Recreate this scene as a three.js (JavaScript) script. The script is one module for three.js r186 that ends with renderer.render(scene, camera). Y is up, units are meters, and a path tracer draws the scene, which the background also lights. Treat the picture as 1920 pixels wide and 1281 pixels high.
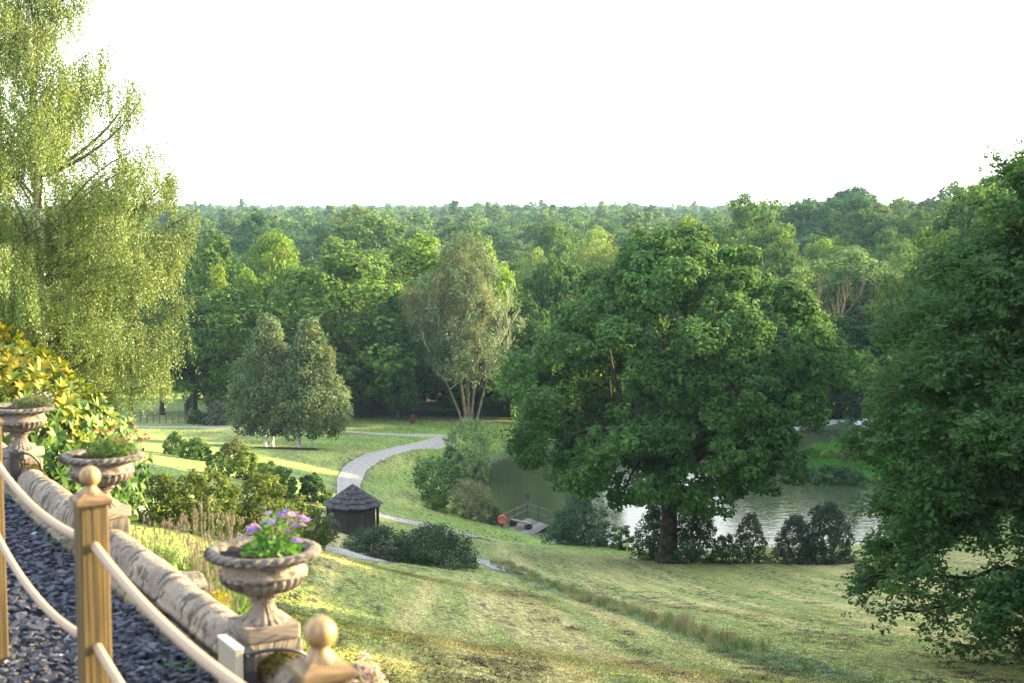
import * as THREE from 'three';
import { mergeGeometries } from 'three/addons/utils/BufferGeometryUtils.js';
import { RoundedBoxGeometry } from 'three/addons/geometries/RoundedBoxGeometry.js';

// ------------------------------------------------------------------ camera, sky, sun, exposure
const scene = new THREE.Scene();
const EYE = 1.85, FPX = 2667, PITCH = Math.atan(240 / 2667);
const camera = new THREE.PerspectiveCamera(2 * Math.atan(640.5 / FPX) * 180 / Math.PI, 1024 / 683, 0.1, 9000);
camera.position.set(0, EYE, 0);
camera.rotation.x = -PITCH;
camera.focus = 45;
camera.userData.fStop = 4.5;
const SUN_AZ = 60 * Math.PI / 180, SUN_EL = 12.5 * Math.PI / 180;
const sunDir = new THREE.Vector3(Math.sin(SUN_AZ) * Math.cos(SUN_EL), Math.sin(SUN_EL), -Math.cos(SUN_AZ) * Math.cos(SUN_EL));
const sun = new THREE.DirectionalLight(new THREE.Color().setRGB(1, 0.78, 0.42), 5.0);
sun.name = 'sun';
sun.position.copy(sunDir).multiplyScalar(400);
sun.target.position.set(0, -10, -60);
sun.castShadow = true;
sun.shadow.radius = 2;
sun.shadow.mapSize.set(4096, 4096);
Object.assign(sun.shadow.camera, { left: -160, right: 160, top: 120, bottom: -120, near: 1, far: 900 });
scene.add(sun, sun.target);
{
  const W = 512, H = 256, data = new Float32Array(W * H * 4), mix = (a, b, t) => a + (b - a) * t;
  for (let row = 0; row < H; row++) {
    const up = ((row + 0.5) / H - 0.5) * Math.PI, y = Math.sin(up);
    for (let col = 0; col < W; col++) {
      const r = ((col + 0.5) / W - 0.5) * 2 * Math.PI, x = Math.cos(r) * Math.cos(up), z = Math.sin(r) * Math.cos(up);
      const c = x * sunDir.x + y * sunDir.y + z * sunDir.z, glow = Math.exp(-(1 - c) * 5), wide = 0.5 + 0.5 * c;
      const t = Math.pow(Math.max(0, y), 0.55), o = (row * W + col) * 4;
      const hor = [0.46 + 0.10 * wide, 0.48 + 0.07 * wide, 0.495 + 0.03 * wide], zen = [0.225, 0.30, 0.405];
      for (let k = 0; k < 3; k++) {
        let v = mix(hor[k], zen[k], t) + glow * [0.45, 0.33, 0.2][k];
        if (y < 0) v = mix(v, [0.05, 0.06, 0.04][k], Math.min(1, -y * 8));
        data[o + k] = v;
      }
      data[o + 3] = 1;
    }
  }
  const t = new THREE.DataTexture(data, W, H, THREE.RGBAFormat, THREE.FloatType);
  t.mapping = THREE.EquirectangularReflectionMapping; t.magFilter = THREE.LinearFilter; t.needsUpdate = true;
  scene.background = t; scene.environment = t;
}
scene.fog = new THREE.FogExp2(new THREE.Color().setRGB(0.46, 0.72, 1.0), 0.00011);
const renderer = new THREE.WebGLRenderer({ antialias: true });
renderer.setSize(1024, 683);
renderer.toneMapping = THREE.LinearToneMapping;
renderer.toneMappingExposure = 6.8;
renderer.outputColorSpace = THREE.SRGBColorSpace;
renderer.shadowMap.enabled = true;

// ------------------------------------------------------------------ numbers and noise
let seedNow = 1;
function reseed(s) { seedNow = (s * 2654435761) >>> 0; }
function rnd() { seedNow = (seedNow + 0x6D2B79F5) >>> 0; let t = seedNow; t = Math.imul(t ^ (t >>> 15), t | 1); t ^= t + Math.imul(t ^ (t >>> 7), t | 61); return ((t ^ (t >>> 14)) >>> 0) / 4294967296; }
const rr = (a, b) => a + (b - a) * rnd();
const pick = (a) => a[Math.floor(rnd() * a.length)];
const clamp = (x, a, b) => Math.min(b, Math.max(a, x));
const sstep = (a, b, x) => { const t = clamp((x - a) / (b - a), 0, 1); return t * t * (3 - 2 * t); };
const lerp = (a, b, t) => a + (b - a) * t;
function hash2(i, j) { let h = Math.imul(i | 0, 374761393) + Math.imul(j | 0, 668265263); h = Math.imul(h ^ (h >>> 13), 1274126177); return ((h ^ (h >>> 16)) >>> 0) / 4294967296; }
function vnoise(x, y) { const i = Math.floor(x), j = Math.floor(y), u = x - i, v = y - j, a = u * u * (3 - 2 * u), b = v * v * (3 - 2 * v); return lerp(lerp(hash2(i, j), hash2(i + 1, j), a), lerp(hash2(i, j + 1), hash2(i + 1, j + 1), a), b); }
function fbm(x, y, n = 4) { let s = 0, w = 0.5, t = 0; for (let k = 0; k < n; k++) { s += w * vnoise(x, y); t += w; x = x * 2.03 + 17.1; y = y * 2.03 + 9.7; w *= 0.5; } return s / t; }
function wnoise(x, y, P) { const i = Math.floor(x), j = Math.floor(y), u = x - i, v = y - j, a = u * u * (3 - 2 * u), b = v * v * (3 - 2 * v), m = (k) => ((k % P) + P) % P; return lerp(lerp(hash2(m(i), m(j)), hash2(m(i + 1), m(j)), a), lerp(hash2(m(i), m(j + 1)), hash2(m(i + 1), m(j + 1)), a), b); }
function wfbm(u, v, P, n = 5, seed = 0) { let s = 0, w = 0.5, t = 0; for (let k = 0; k < n; k++) { s += w * wnoise(u * P + seed * P * 3, v * P, P); t += w; P *= 2; w *= 0.5; } return s / t; }   // tiles over 0..1
function wfbm2(u, v, pu, pv, n = 4, seed = 0) { let s = 0, w = 0.5, t = 0; for (let k = 0; k < n; k++) { const x = u * pu, y = v * pv, i = Math.floor(x), j = Math.floor(y), a = x - i, b = y - j, A = a * a * (3 - 2 * a), B = b * b * (3 - 2 * b), h = (p, q) => hash2(((p % pu) + pu) % pu + seed * 977, ((q % pv) + pv) % pv); s += w * lerp(lerp(h(i, j), h(i + 1, j), A), lerp(h(i, j + 1), h(i + 1, j + 1), A), B); t += w; pu *= 2; pv *= 2; w *= 0.5; } return s / t; }
function texture(size, fn, srgb = true, h = size) {
  const d = new Uint8Array(size * h * 4);
  for (let y = 0; y < h; y++) for (let x = 0; x < size; x++) { const c = fn(x / size, y / h, x, y), o = (y * size + x) * 4; d[o] = clamp(c[0], 0, 1) * 255; d[o + 1] = clamp(c[1], 0, 1) * 255; d[o + 2] = clamp(c[2], 0, 1) * 255; d[o + 3] = 255; }
  const t = new THREE.DataTexture(d, size, h);
  t.wrapS = t.wrapT = THREE.RepeatWrapping; t.magFilter = THREE.LinearFilter; t.minFilter = THREE.LinearMipmapLinearFilter; t.generateMipmaps = true;
  if (srgb) t.colorSpace = THREE.SRGBColorSpace;
  t.needsUpdate = true;
  return t;
}
const V = (x, y, z) => new THREE.Vector3(x, y, z);
// a pixel of the 1920 x 1281 photograph at a distance along the view -> a point of the place
function at(px, py, depth) {
  const x = (px - 960) / FPX, y = -(py - 640.5) / FPX, c = Math.cos(PITCH), s = Math.sin(PITCH), yy = y * c - s, zz = -y * s - c, k = depth / -zz;
  return V(x * k, EYE + yy * k, -depth);
}

// ------------------------------------------------------------------ names and labels
const taken = new Map();
function numbered(name) { const n = taken.get(name) ?? 0; taken.set(name, n + 1); return n ? name + '_' + String(n).padStart(3, '0') : name; }
function tag(o, label, category, group, kind) { o.userData = {}; if (label) o.userData.label = label; if (category) o.userData.category = category; if (group) o.userData.group = group; if (kind) o.userData.kind = kind; return o; }
function thing(name, label, category, p, turn = 0, group) { const g = new THREE.Group(); g.name = numbered(name); scene.add(g); if (p) g.position.copy(p); g.rotation.y = turn; return tag(g, label, category, group); }
function part(parent, name, geo, mat, p) { const m = new THREE.Mesh(geo, mat); m.name = name; m.castShadow = m.receiveShadow = true; if (p) m.position.copy(p); parent.add(m); return m; }
function struct(name, geo, mat) { const m = new THREE.Mesh(geo, mat); m.name = numbered(name); m.receiveShadow = m.castShadow = true; scene.add(m); m.userData = { kind: 'structure' }; return m; }
function copies(parent, name, geo, mat, mats, cols, stuff) {
  const m = new THREE.InstancedMesh(geo, mat, mats.length); m.name = parent === scene ? numbered(name) : name; m.castShadow = m.receiveShadow = true;
  mats.forEach((q, i) => m.setMatrixAt(i, q));
  if (cols) cols.forEach((c, i) => m.setColorAt(i, c));
  if (stuff) m.userData = { kind: 'stuff' };
  parent.add(m);
  return m;
}

// ------------------------------------------------------------------ mesh builders
class Fol {                      // leaf-sized faces with a colour each
  constructor(n) { this.P = new Float32Array(n * 12); this.C = new Float32Array(n * 12); this.N = new Float32Array(n * 12); this.n = 0; this.max = n; }
  leaf(x, y, z, nx, ny, nz, tx, ty, tz, len, wid, r, g, b) {
    if (this.n >= this.max) return;
    let l = Math.hypot(nx, ny, nz) || 1; nx /= l; ny /= l; nz /= l;
    let d = tx * nx + ty * ny + tz * nz; tx -= d * nx; ty -= d * ny; tz -= d * nz; l = Math.hypot(tx, ty, tz) || 1; tx /= l; ty /= l; tz /= l;
    const sx = ny * tz - nz * ty, sy = nz * tx - nx * tz, sz = nx * ty - ny * tx, o = this.n * 12, P = this.P, h = len / 2, w = wid / 2;
    P[o] = x - tx * h; P[o + 1] = y - ty * h; P[o + 2] = z - tz * h;
    P[o + 3] = x + sx * w; P[o + 4] = y + sy * w; P[o + 5] = z + sz * w;
    P[o + 6] = x + tx * h; P[o + 7] = y + ty * h; P[o + 8] = z + tz * h;
    P[o + 9] = x - sx * w; P[o + 10] = y - sy * w; P[o + 11] = z - sz * w;
    for (let k = 0; k < 12; k += 3) { this.N[o + k] = nx; this.N[o + k + 1] = ny; this.N[o + k + 2] = nz; this.C[o + k] = r; this.C[o + k + 1] = g; this.C[o + k + 2] = b; }
    this.n++;
  }
  geo() {
    const n = this.n, g = new THREE.BufferGeometry(), I = new Uint32Array(n * 6);
    for (let i = 0; i < n; i++) { const a = i * 4, o = i * 6; I[o] = a; I[o + 1] = a + 2; I[o + 2] = a + 1; I[o + 3] = a; I[o + 4] = a + 3; I[o + 5] = a + 2; }
    g.setAttribute('position', new THREE.BufferAttribute(this.P.slice(0, n * 12), 3));
    g.setAttribute('normal', new THREE.BufferAttribute(this.N.slice(0, n * 12), 3));
    g.setAttribute('color', new THREE.BufferAttribute(this.C.slice(0, n * 12), 3));
    g.setIndex(new THREE.BufferAttribute(I, 1));
    return g;
  }
}
class Tub {                      // tapered limbs
  constructor() { this.P = []; this.N = []; this.U = []; this.I = []; }
  tube(pts, rad, sides = 6) {
    const b = this.P.length / 3, n = pts.length, t = V(), u = V(), w = V(), up = V();
    let len = 0;
    for (let i = 0; i < n; i++) {
      t.subVectors(pts[Math.min(n - 1, i + 1)], pts[Math.max(0, i - 1)]).normalize();
      up.set(Math.abs(t.x) > 0.8 ? 0 : 1, 0, Math.abs(t.x) > 0.8 ? 1 : 0);
      u.crossVectors(t, up).normalize(); w.crossVectors(t, u);
      if (i) len += pts[i].distanceTo(pts[i - 1]);
      for (let k = 0; k <= sides; k++) {
        const a = k / sides * Math.PI * 2, c = Math.cos(a), s = Math.sin(a), r = rad[i], nx = u.x * c + w.x * s, ny = u.y * c + w.y * s, nz = u.z * c + w.z * s;
        this.P.push(pts[i].x + nx * r, pts[i].y + ny * r, pts[i].z + nz * r); this.N.push(nx, ny, nz); this.U.push(k / sides, len);
        if (i && k) { const q = b + i * (sides + 1) + k; this.I.push(q - sides - 2, q, q - 1, q - sides - 2, q - sides - 1, q); }
      }
    }
    return this;
  }
  geo() {
    const g = new THREE.BufferGeometry();
    g.setAttribute('position', new THREE.Float32BufferAttribute(this.P, 3)); g.setAttribute('normal', new THREE.Float32BufferAttribute(this.N, 3)); g.setAttribute('uv', new THREE.Float32BufferAttribute(this.U, 2)); g.setIndex(this.I);
    return g;
  }
}
function curve(a, b, bow, n = 6) {    // points from a to b, bowed by a vector in the middle
  const out = [];
  for (let i = 0; i <= n; i++) { const t = i / n, k = 4 * t * (1 - t); out.push(V(lerp(a.x, b.x, t) + bow.x * k, lerp(a.y, b.y, t) + bow.y * k, lerp(a.z, b.z, t) + bow.z * k)); }
  return out;
}
const taper = (a, b, n = 6) => Array.from({ length: n + 1 }, (_, i) => lerp(a, b, Math.pow(i / n, 0.8)));
function recolor(g, fn) { const p = g.attributes.position, c = new Float32Array(p.count * 3); for (let i = 0; i < p.count; i++) { const v = fn(p.getX(i), p.getY(i), p.getZ(i), i); c[i * 3] = v[0]; c[i * 3 + 1] = v[1]; c[i * 3 + 2] = v[2]; } g.setAttribute('color', new THREE.BufferAttribute(c, 3)); return g; }
const M4 = (x, y, z, qx, qy, qz, sx, sy = sx, sz = sx) => new THREE.Matrix4().compose(V(x, y, z), new THREE.Quaternion().setFromEuler(new THREE.Euler(qx, qy, qz)), V(sx, sy, sz));
// ------------------------------------------------------------------ the lie of the land
const WATER = EYE - 24.3;
const KNOTS = [];
for (const [px, py, d] of [
  [700, 1281, 13], [1000, 1281, 15], [1300, 1281, 18], [1700, 1281, 24], [600, 1150, 28], [900, 1150, 34], [1200, 1200, 32], [1500, 1250, 26], [965, 1072, 60], [1250, 1165, 40],
  [700, 1060, 52], [640, 1037, 58], [860, 1050, 64], [1100, 1090, 62], [1250, 1055, 78], [1500, 1140, 52], [1700, 1150, 48], [1560, 1053, 76], [1900, 1150, 46], [1900, 1060, 66], [1400, 1053, 78],
  [1150, 1022, 90], [1030, 1002, 100], [985, 988, 107], [900, 960, 109], [850, 945, 109], [300, 990, 32], [250, 960, 36], [330, 980, 38], [300, 880, 72], [300, 840, 98], [560, 990, 57], [480, 900, 86],
  [590, 930, 80], [660, 1000, 71], [640, 920, 93], [700, 860, 118], [740, 960, 86], [800, 985, 88], [895, 1006, 84], [505, 840, 122], [850, 825, 136], [450, 800, 140], [300, 797, 140], [650, 806, 142],
  [780, 900, 115], [350, 765, 160], [280, 758, 172], [750, 790, 152], [900, 792, 152], [1560, 790, 166], [420, 860, 98], [700, 1150, 30], [1050, 1150, 38],
]) { const p = at(px, py, d); KNOTS.push([p.x, p.z, p.y]); }
KNOTS.push([8.5, -89, EYE - 21.6], [16, -90, EYE - 21.5], [0, -97, EYE - 22.9], [24, -88, EYE - 21], [30, -25, -4], [60, -30, -4.5], [60, -70, -11], [90, -110, -12], [120, -160, -4], [62, -185, -15], [40, -185, -20],
  [-30, -20, -2.6], [-40, -40, -6.5], [-50, -90, -13], [-70, -140, -17], [-14, -36, -6.2], [-20, -60, -9.8], [11.5, -28, -7.0],
  [-0.4, -5.2, -0.9], [2, -6, -1.7], [10, -8, -2.4], [25, -12, -3.4], [-2.3, -8.2, -0.75], [-4.2, -11.5, -0.8], [-7, -14, -1.3], [-1.2, -9.5, -1.5], [-3.4, -13.5, -1.9], [-0.2, -8, -1.6], [2, 0, -1.5], [8, 0, -2], [-8, -8, -0.6], [-6, 0, -0.6]);
const TPS = (() => {
  const n = KNOTS.length, m = n + 3, A = Array.from({ length: m }, () => new Float64Array(m + 1)), phi = (r2) => (r2 < 1e-9 ? 0 : 0.5 * r2 * Math.log(r2));
  for (let i = 0; i < n; i++) {
    for (let j = 0; j < n; j++) A[i][j] = phi((KNOTS[i][0] - KNOTS[j][0]) ** 2 + (KNOTS[i][1] - KNOTS[j][1]) ** 2);
    A[i][i] += 1.5; A[i][n] = 1; A[i][n + 1] = KNOTS[i][0]; A[i][n + 2] = KNOTS[i][1]; A[i][m] = KNOTS[i][2];
    A[n][i] = 1; A[n + 1][i] = KNOTS[i][0]; A[n + 2][i] = KNOTS[i][1];
  }
  for (let c = 0; c < m; c++) {
    let p = c; for (let r = c + 1; r < m; r++) if (Math.abs(A[r][c]) > Math.abs(A[p][c])) p = r;
    [A[c], A[p]] = [A[p], A[c]];
    for (let r = 0; r < m; r++) if (r !== c) { const f = A[r][c] / A[c][c]; if (f) for (let k = c; k <= m; k++) A[r][k] -= f * A[c][k]; }
  }
  const w = A.map((row, i) => row[m] / row[i]);
  return (x, z) => { let s = w[n] + w[n + 1] * x + w[n + 2] * z; for (let i = 0; i < n; i++) { const dx = x - KNOTS[i][0], dz = z - KNOTS[i][1]; s += w[i] * phi(dx * dx + dz * dz); } return s; };
})();
function farLand(x, z) {
  const d = -z, ramp = [[150, -20], [240, -20.5], [390, -14.5], [560, -14], [800, -11.5], [1150, -8], [1500, -5], [2500, 1], [9000, 10]];
  let y = ramp[0][1];
  for (let i = 1; i < ramp.length; i++) if (d > ramp[i - 1][0]) y = lerp(ramp[i - 1][1], ramp[i][1], sstep(ramp[i - 1][0], ramp[i][0], Math.min(d, ramp[i][0])));
  const hill = 25 * sstep(44, 160, x) * (1 - sstep(330, 620, d)) * sstep(60, 200, d);
  return y + hill + (fbm(x / 160 + 5, z / 160, 3) - 0.5) * 5 * sstep(240, 420, d);
}
const POND = [[930, 979], [902, 952], [884, 918], [902, 888], [927, 868], [975, 846], [1040, 836], [1200, 823], [1400, 813], [1490, 807], [1600, 807], [1720, 817], [1800, 850], [1860, 920], [1850, 1000], [1700, 1052], [1560, 1058], [1400, 1060], [1250, 1062], [1150, 1044], [1060, 1015], [1000, 992]]
  .map(([px, py]) => { const k = at(px, py, 1), d = (EYE - WATER) / (EYE - k.y); return [k.x * d, -d]; });
function pondDist(x, z) {      // metres to the shore, below zero on the water
  let best = 1e9, inside = false;
  for (let i = 0, j = POND.length - 1; i < POND.length; j = i++) {
    const [ax, az] = POND[j], [bx, bz] = POND[i], ex = bx - ax, ez = bz - az, t = clamp(((x - ax) * ex + (z - az) * ez) / (ex * ex + ez * ez), 0, 1);
    best = Math.min(best, Math.hypot(x - ax - ex * t, z - az - ez * t));
    if ((az > z) !== (bz > z) && x < (bx - ax) * (z - az) / (bz - az) + ax) inside = !inside;
  }
  return inside ? -best : best;
}
const ISLE = { x: 35.5, z: -137, rx: 9.5, rz: 11.5 };
const landCache = new Map();
function H(x, z) {
  const d = -z, f = Math.max(sstep(165, 235, d), sstep(95, 150, Math.abs(x - 20)));
  let y = f < 1 ? TPS(clamp(x, -80, 130), clamp(z, -190, 4)) : 0;
  if (f > 0) y = lerp(y, d > 150 ? farLand(x, z) : lerp(-6, farLand(x, -150), sstep(10, 150, d)) + 10 * sstep(60, 160, x), f);
  y += (fbm(x / 9, z / 9, 2) - 0.5) * 0.25 * sstep(15, 40, d);
  if (d > 85 && d < 175 && x > -30 && x < 75) {
    const s = pondDist(x, z);
    if (s < 0) y = WATER - 0.1 + Math.max(s, -6) * 0.3;
    else if (s < 6) y = lerp(WATER + 0.1, Math.max(y, WATER + 0.35), sstep(0, 6, s));
    const e = ((x - ISLE.x) / ISLE.rx) ** 2 + ((z - ISLE.z) / ISLE.rz) ** 2 + (fbm(x / 5, z / 5, 2) - 0.5) * 0.5;
    if (s < 0 && e < 1.3) y = Math.max(y, WATER + lerp(0.75, -1.2, sstep(0.15, 1.3, e)));
  }
  return y;
}
function gp(px, py) {          // where the sight line through a pixel meets the ground
  let a = 5, d = 5; const k = at(px, py, 1), f = (t) => EYE + (k.y - EYE) * t - H(k.x * t, -t);
  while (d < 400 && f(d) > 0) { a = d; d *= 1.02; }
  for (let i = 0; i < 24; i++) { const m = (a + d) / 2; if (f(m) > 0) a = m; else d = m; }
  return V(k.x * d, H(k.x * d, -d), -d);
}
const foot = (x, z) => V(x, H(x, z), z);

// the mown lawn's directions and tones
const LONG = V(-0.10, 0, -0.995).normalize(), ACROSS = V(0.995, 0, -0.10).normalize();
const STRIP = [[940, 1058], [985, 1080], [1060, 1108], [1150, 1140], [1250, 1172], [1350, 1205], [1430, 1230], [1500, 1252], [1600, 1281]].map(([px, py]) => gp(px, py));
function stripDist(x, z) { let b = 1e9; for (let i = 1; i < STRIP.length; i++) { const p = STRIP[i - 1], q = STRIP[i], ex = q.x - p.x, ez = q.z - p.z, t = clamp(((x - p.x) * ex + (z - p.z) * ez) / (ex * ex + ez * ez), 0, 1); b = Math.min(b, Math.hypot(x - p.x - ex * t, z - p.z - ez * t)); } return b; }
function lawnTone(x, z) {
  const d = -z, a = x * ACROSS.x + z * ACROSS.z, l = x * LONG.x + z * LONG.z, bend = (fbm(x / 30, z / 30, 2) - 0.5) * 3;
  const s1 = fbm((a + bend) / 0.55, l / 14, 3), s2 = fbm((a + bend) / 2.2 + 40, l / 30, 3), s3 = fbm(x / 2.2, z / 2.2, 3), s4 = fbm(x / 12 + 9, z / 12, 3);
  const dryZone = sstep(-16, -4, x + (d - 60) * 0.16) * (1 - sstep(66, 90, d)), soft = fbm(x / 7 + 3, z / 7 + 8, 3);
  let dry = dryZone * (sstep(0.42, 0.66, s1 * 0.55 + s2 * 0.45) * 0.85 + 0.30) + (1 - dryZone) * sstep(0.5, 0.75, soft) * 0.35;
  dry *= 0.7 + 0.5 * s4;
  let green = [0.175, 0.232, 0.036]; const straw = [0.46, 0.37, 0.155], dark = [0.130, 0.198, 0.031], lush = [0.145, 0.265, 0.030];
  const k = sstep(0.35, 0.7, s3 * 0.5 + s2 * 0.5);
  green = green.map((v, i) => lerp(lerp(v, dark[i], 0.4 * (1 - k)), lush[i], 0.5 * sstep(0.55, 0.8, s2)));
  const mown = dryZone < 1 ? (1 - dryZone) * 0.10 * Math.sign(Math.sin(Math.hypot(x + 16, (z + 116) * 0.55) * 1.9)) : 0;
  const st = stripDist(x, z), rank = sstep(1.3, 0.4, st);
  return [0, 1, 2].map((i) => lerp(lerp(green[i], straw[i], clamp(dry, 0, 0.9)), [0.06, 0.11, 0.025][i], rank * 0.8) * (1 + mown) * (0.95 + 0.10 * s3));
}
const PATHS = {
  curved: { w: 1.75, pts: [[852, 822], [828, 828], [790, 834], [745, 843], [700, 857], [672, 874], [657, 895], [655, 918], [672, 944], [705, 963], [745, 974], [800, 985], [850, 996], [897, 1009]].map(([a, b]) => gp(a, b)) },
  lower: { w: 1.7, pts: [[190, 938], [250, 958], [320, 982], [420, 1001], [520, 1013], [600, 1024], [650, 1038], [700, 1046], [790, 1047], [880, 1048], [925, 1058], [972, 1075]].map(([a, b]) => gp(a, b)) },
  far: { w: 1.7, pts: [[90, 800], [200, 800], [330, 801], [450, 803], [560, 806], [650, 809], [760, 816], [850, 823]].map(([a, b]) => gp(a, b)) },
  wood: { w: 2.0, pts: [[1490, 808], [1525, 799], [1560, 791], [1605, 784], [1680, 776], [1760, 770]].map(([a, b]) => gp(a, b)) },
};
for (const k in PATHS) { const c = new THREE.CatmullRomCurve3(PATHS[k].pts); PATHS[k].line = c.getSpacedPoints(Math.ceil(c.getLength() / 0.7)); }
function pathDist(x, z) { let b = 1e9; for (const k in PATHS) for (const p of PATHS[k].line) { const q = (p.x - x) ** 2 + (p.z - z) ** 2; const e = Math.sqrt(q) - PATHS[k].w / 2; if (e < b) b = e; } return b; }

// ------------------------------------------------------------------ surfaces
const grassMap = texture(1024, (u, v) => {
  const a = wfbm2(u, v, 6, 6, 4, 1), st = wfbm2(u, v, 40, 5, 4, 2), b = wfbm2(u, v, 90, 60, 3, 3), c = wfbm2(u, v, 300, 240, 2, 4), s = sstep(0.60, 0.72, wfbm2(u, v, 36, 24, 3, 5)) * sstep(0.46, 0.6, wfbm2(u, v, 9, 3, 3, 6)), q = 0.62 + 0.14 * (a - 0.5) + 0.26 * (st - 0.5) + 0.42 * (b - 0.5) + 0.55 * (c - 0.5);
  return [q * 0.98 - s * 0.30, q - s * 0.31, q * 0.92 - s * 0.16];
});
const grassBump = texture(512, (u, v) => { const a = wfbm(u, v, 60, 3, 4) * 0.6 + wfbm(u, v * 0.5, 20, 3, 7) * 0.4; return [a, a, a]; }, false);
const grassMat = new THREE.MeshStandardMaterial({ vertexColors: true, map: grassMap, bumpMap: grassBump, bumpScale: 0.10, roughness: 1 });
grassMat.color.setRGB(2.2, 2.2, 2.2);   // the map's mean is about 0.33
const gravelMap = texture(512, (u, v) => { const a = wfbm(u, v, 120, 2, 1), b = wfbm(u, v, 10, 4, 2), q = 0.52 + 0.5 * (a - 0.5) + 0.22 * (b - 0.5); return [q, q * 0.985, q * 0.96]; });
const gravelMat = new THREE.MeshStandardMaterial({ map: gravelMap, bumpMap: gravelMap, bumpScale: 0.02, roughness: 1 });
gravelMat.color.setRGB(1.15, 1.1, 1.0);

function sheet(depths, angles, tone) {
  const nR = depths.length, nC = angles.length, P = new Float32Array(nR * nC * 3), U = new Float32Array(nR * nC * 2), C = new Float32Array(nR * nC * 3), I = [];
  for (let r = 0; r < nR; r++) for (let c = 0; c < nC; c++) {
    const o = r * nC + c, x = angles[c] * depths[r], z = -depths[r], y = H(x, z), k = tone(x, z, y);
    P.set([x, y, z], o * 3); C.set(k, o * 3);
    U.set([(x * ACROSS.x + z * ACROSS.z) / 5.3, (x * LONG.x + z * LONG.z) / 8.1], o * 2);
    if (r && c) { const q = o, p = o - nC; I.push(p - 1, p, q - 1, p, q, q - 1); }
  }
  const g = new THREE.BufferGeometry();
  g.setAttribute('position', new THREE.BufferAttribute(P, 3)); g.setAttribute('uv', new THREE.BufferAttribute(U, 2)); g.setAttribute('color', new THREE.BufferAttribute(C, 3)); g.setIndex(I); g.computeVertexNormals();
  return g;
}
{
  const depths = []; for (let d = 3; d < 7000; d *= d < 40 ? 1.013 : d < 200 ? 1.0105 : 1.05) depths.push(d);
  const angles = []; for (let t = -1.9; t < -0.42; t += 0.06) angles.push(t); for (let t = -0.42; t < 0.42; t += 0.0042) angles.push(t); for (let t = 0.42; t <= 1.9; t += 0.06) angles.push(t);
  const soil = [0.045, 0.036, 0.026], wood = [0.035, 0.05, 0.02], mud = [0.05, 0.06, 0.035];
  const g = sheet(depths, angles, (x, z, y) => {
    const d = -z, f = Math.abs(x / d);
    if (d > 200 || f > 0.8) { const k = 0.7 + 0.6 * fbm(x / 20, z / 20, 3); return (d > 450 ? [0.05, 0.085, 0.03] : wood).map((v) => v * k); }
    let c = lawnTone(x, z);
    const s = d > 85 ? pondDist(x, z) : 99;
    if (s < 0) { const isle = y > WATER + 0.05; c = isle ? [0.07, 0.17, 0.03].map((v) => v * (0.7 + 0.6 * fbm(x, z, 3))) : mud; }
    else if (s < 2.5 && d > 98) c = c.map((v, i) => lerp([0.06, 0.09, 0.03][i], v, sstep(0.4, 2.5, s)));
    const w = sstep(150, 160, d - 2 * fbm(x / 6, 3, 2)) * sstep(-34, -29, x);
    if (w > 0) c = c.map((v, i) => lerp(v, wood[i], w));
    if (d < 120 && d > 20) { const e = pathDist(x, z); if (e < 0.25) c = c.map((v, i) => lerp(soil[i] * 1.6, v, sstep(0.02, 0.25, e))); }
    const wall = x * 0.867 - z * -0.499;   // distance beyond the terrace wall
    if (d < 16) { const o = x * 0.867 + d * 0.499; c = c.map((v, i) => lerp(soil[i], v, sstep(2.6, 3.6, o + (fbm(x * 2, z * 2, 2) - 0.5)))); }
    return c;
  });
  struct('lawn', g, grassMat);
  const back = new THREE.PlaneGeometry(900, 300); back.rotateX(-Math.PI / 2); back.translate(0, -2.2, 146);
  recolor(back, () => [0.08, 0.12, 0.03]);
  struct('lawn', back, grassMat);
}
function ribbon(line, width, lift, rows = 6, wob = 0.12) {
  const n = line.length, P = [], U = [], I = [];
  let len = 0;
  for (let i = 0; i < n; i++) {
    const p = line[i], q = line[Math.min(n - 1, i + 1)], o = line[Math.max(0, i - 1)], tx = q.x - o.x, tz = q.z - o.z, l = Math.hypot(tx, tz), sx = -tz / l, sz = tx / l, taperEnd = Math.min(1, Math.min(i, n - 1 - i) / 2 + 0.35);
    if (i) len += p.distanceTo(line[i - 1]);
    for (let k = 0; k <= rows; k++) {
      const e = k / rows * 2 - 1, ww = (width / 2 + (k === 0 || k === rows ? (fbm(i * 0.6, k * 7.3, 2) - 0.5) * wob * 2 : 0)) * taperEnd, x = p.x + sx * e * ww, z = p.z + sz * e * ww;
      P.push(x, H(x, z) + lift - (k === 0 || k === rows ? 0.05 : 0), z); U.push(e * width / 2 / 1.6, len / 1.6);
      if (i && k) { const a = i * (rows + 1) + k, b = a - rows - 1; I.push(b - 1, a - 1, b, b, a - 1, a); }
    }
  }
  const g = new THREE.BufferGeometry(); g.setAttribute('position', new THREE.Float32BufferAttribute(P, 3)); g.setAttribute('uv', new THREE.Float32BufferAttribute(U, 2)); g.setIndex(I); g.computeVertexNormals();
  if (g.attributes.normal.getY(Math.floor(P.length / 6)) < 0) { g.setIndex(I.map((_, i) => I[i - i % 3 + 2 - i % 3])); g.computeVertexNormals(); }
  return g;
}
for (const k of ['curved', 'lower', 'far', 'wood']) struct('gravel_path', ribbon(PATHS[k].line, PATHS[k].w, 0.045), gravelMat);

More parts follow.
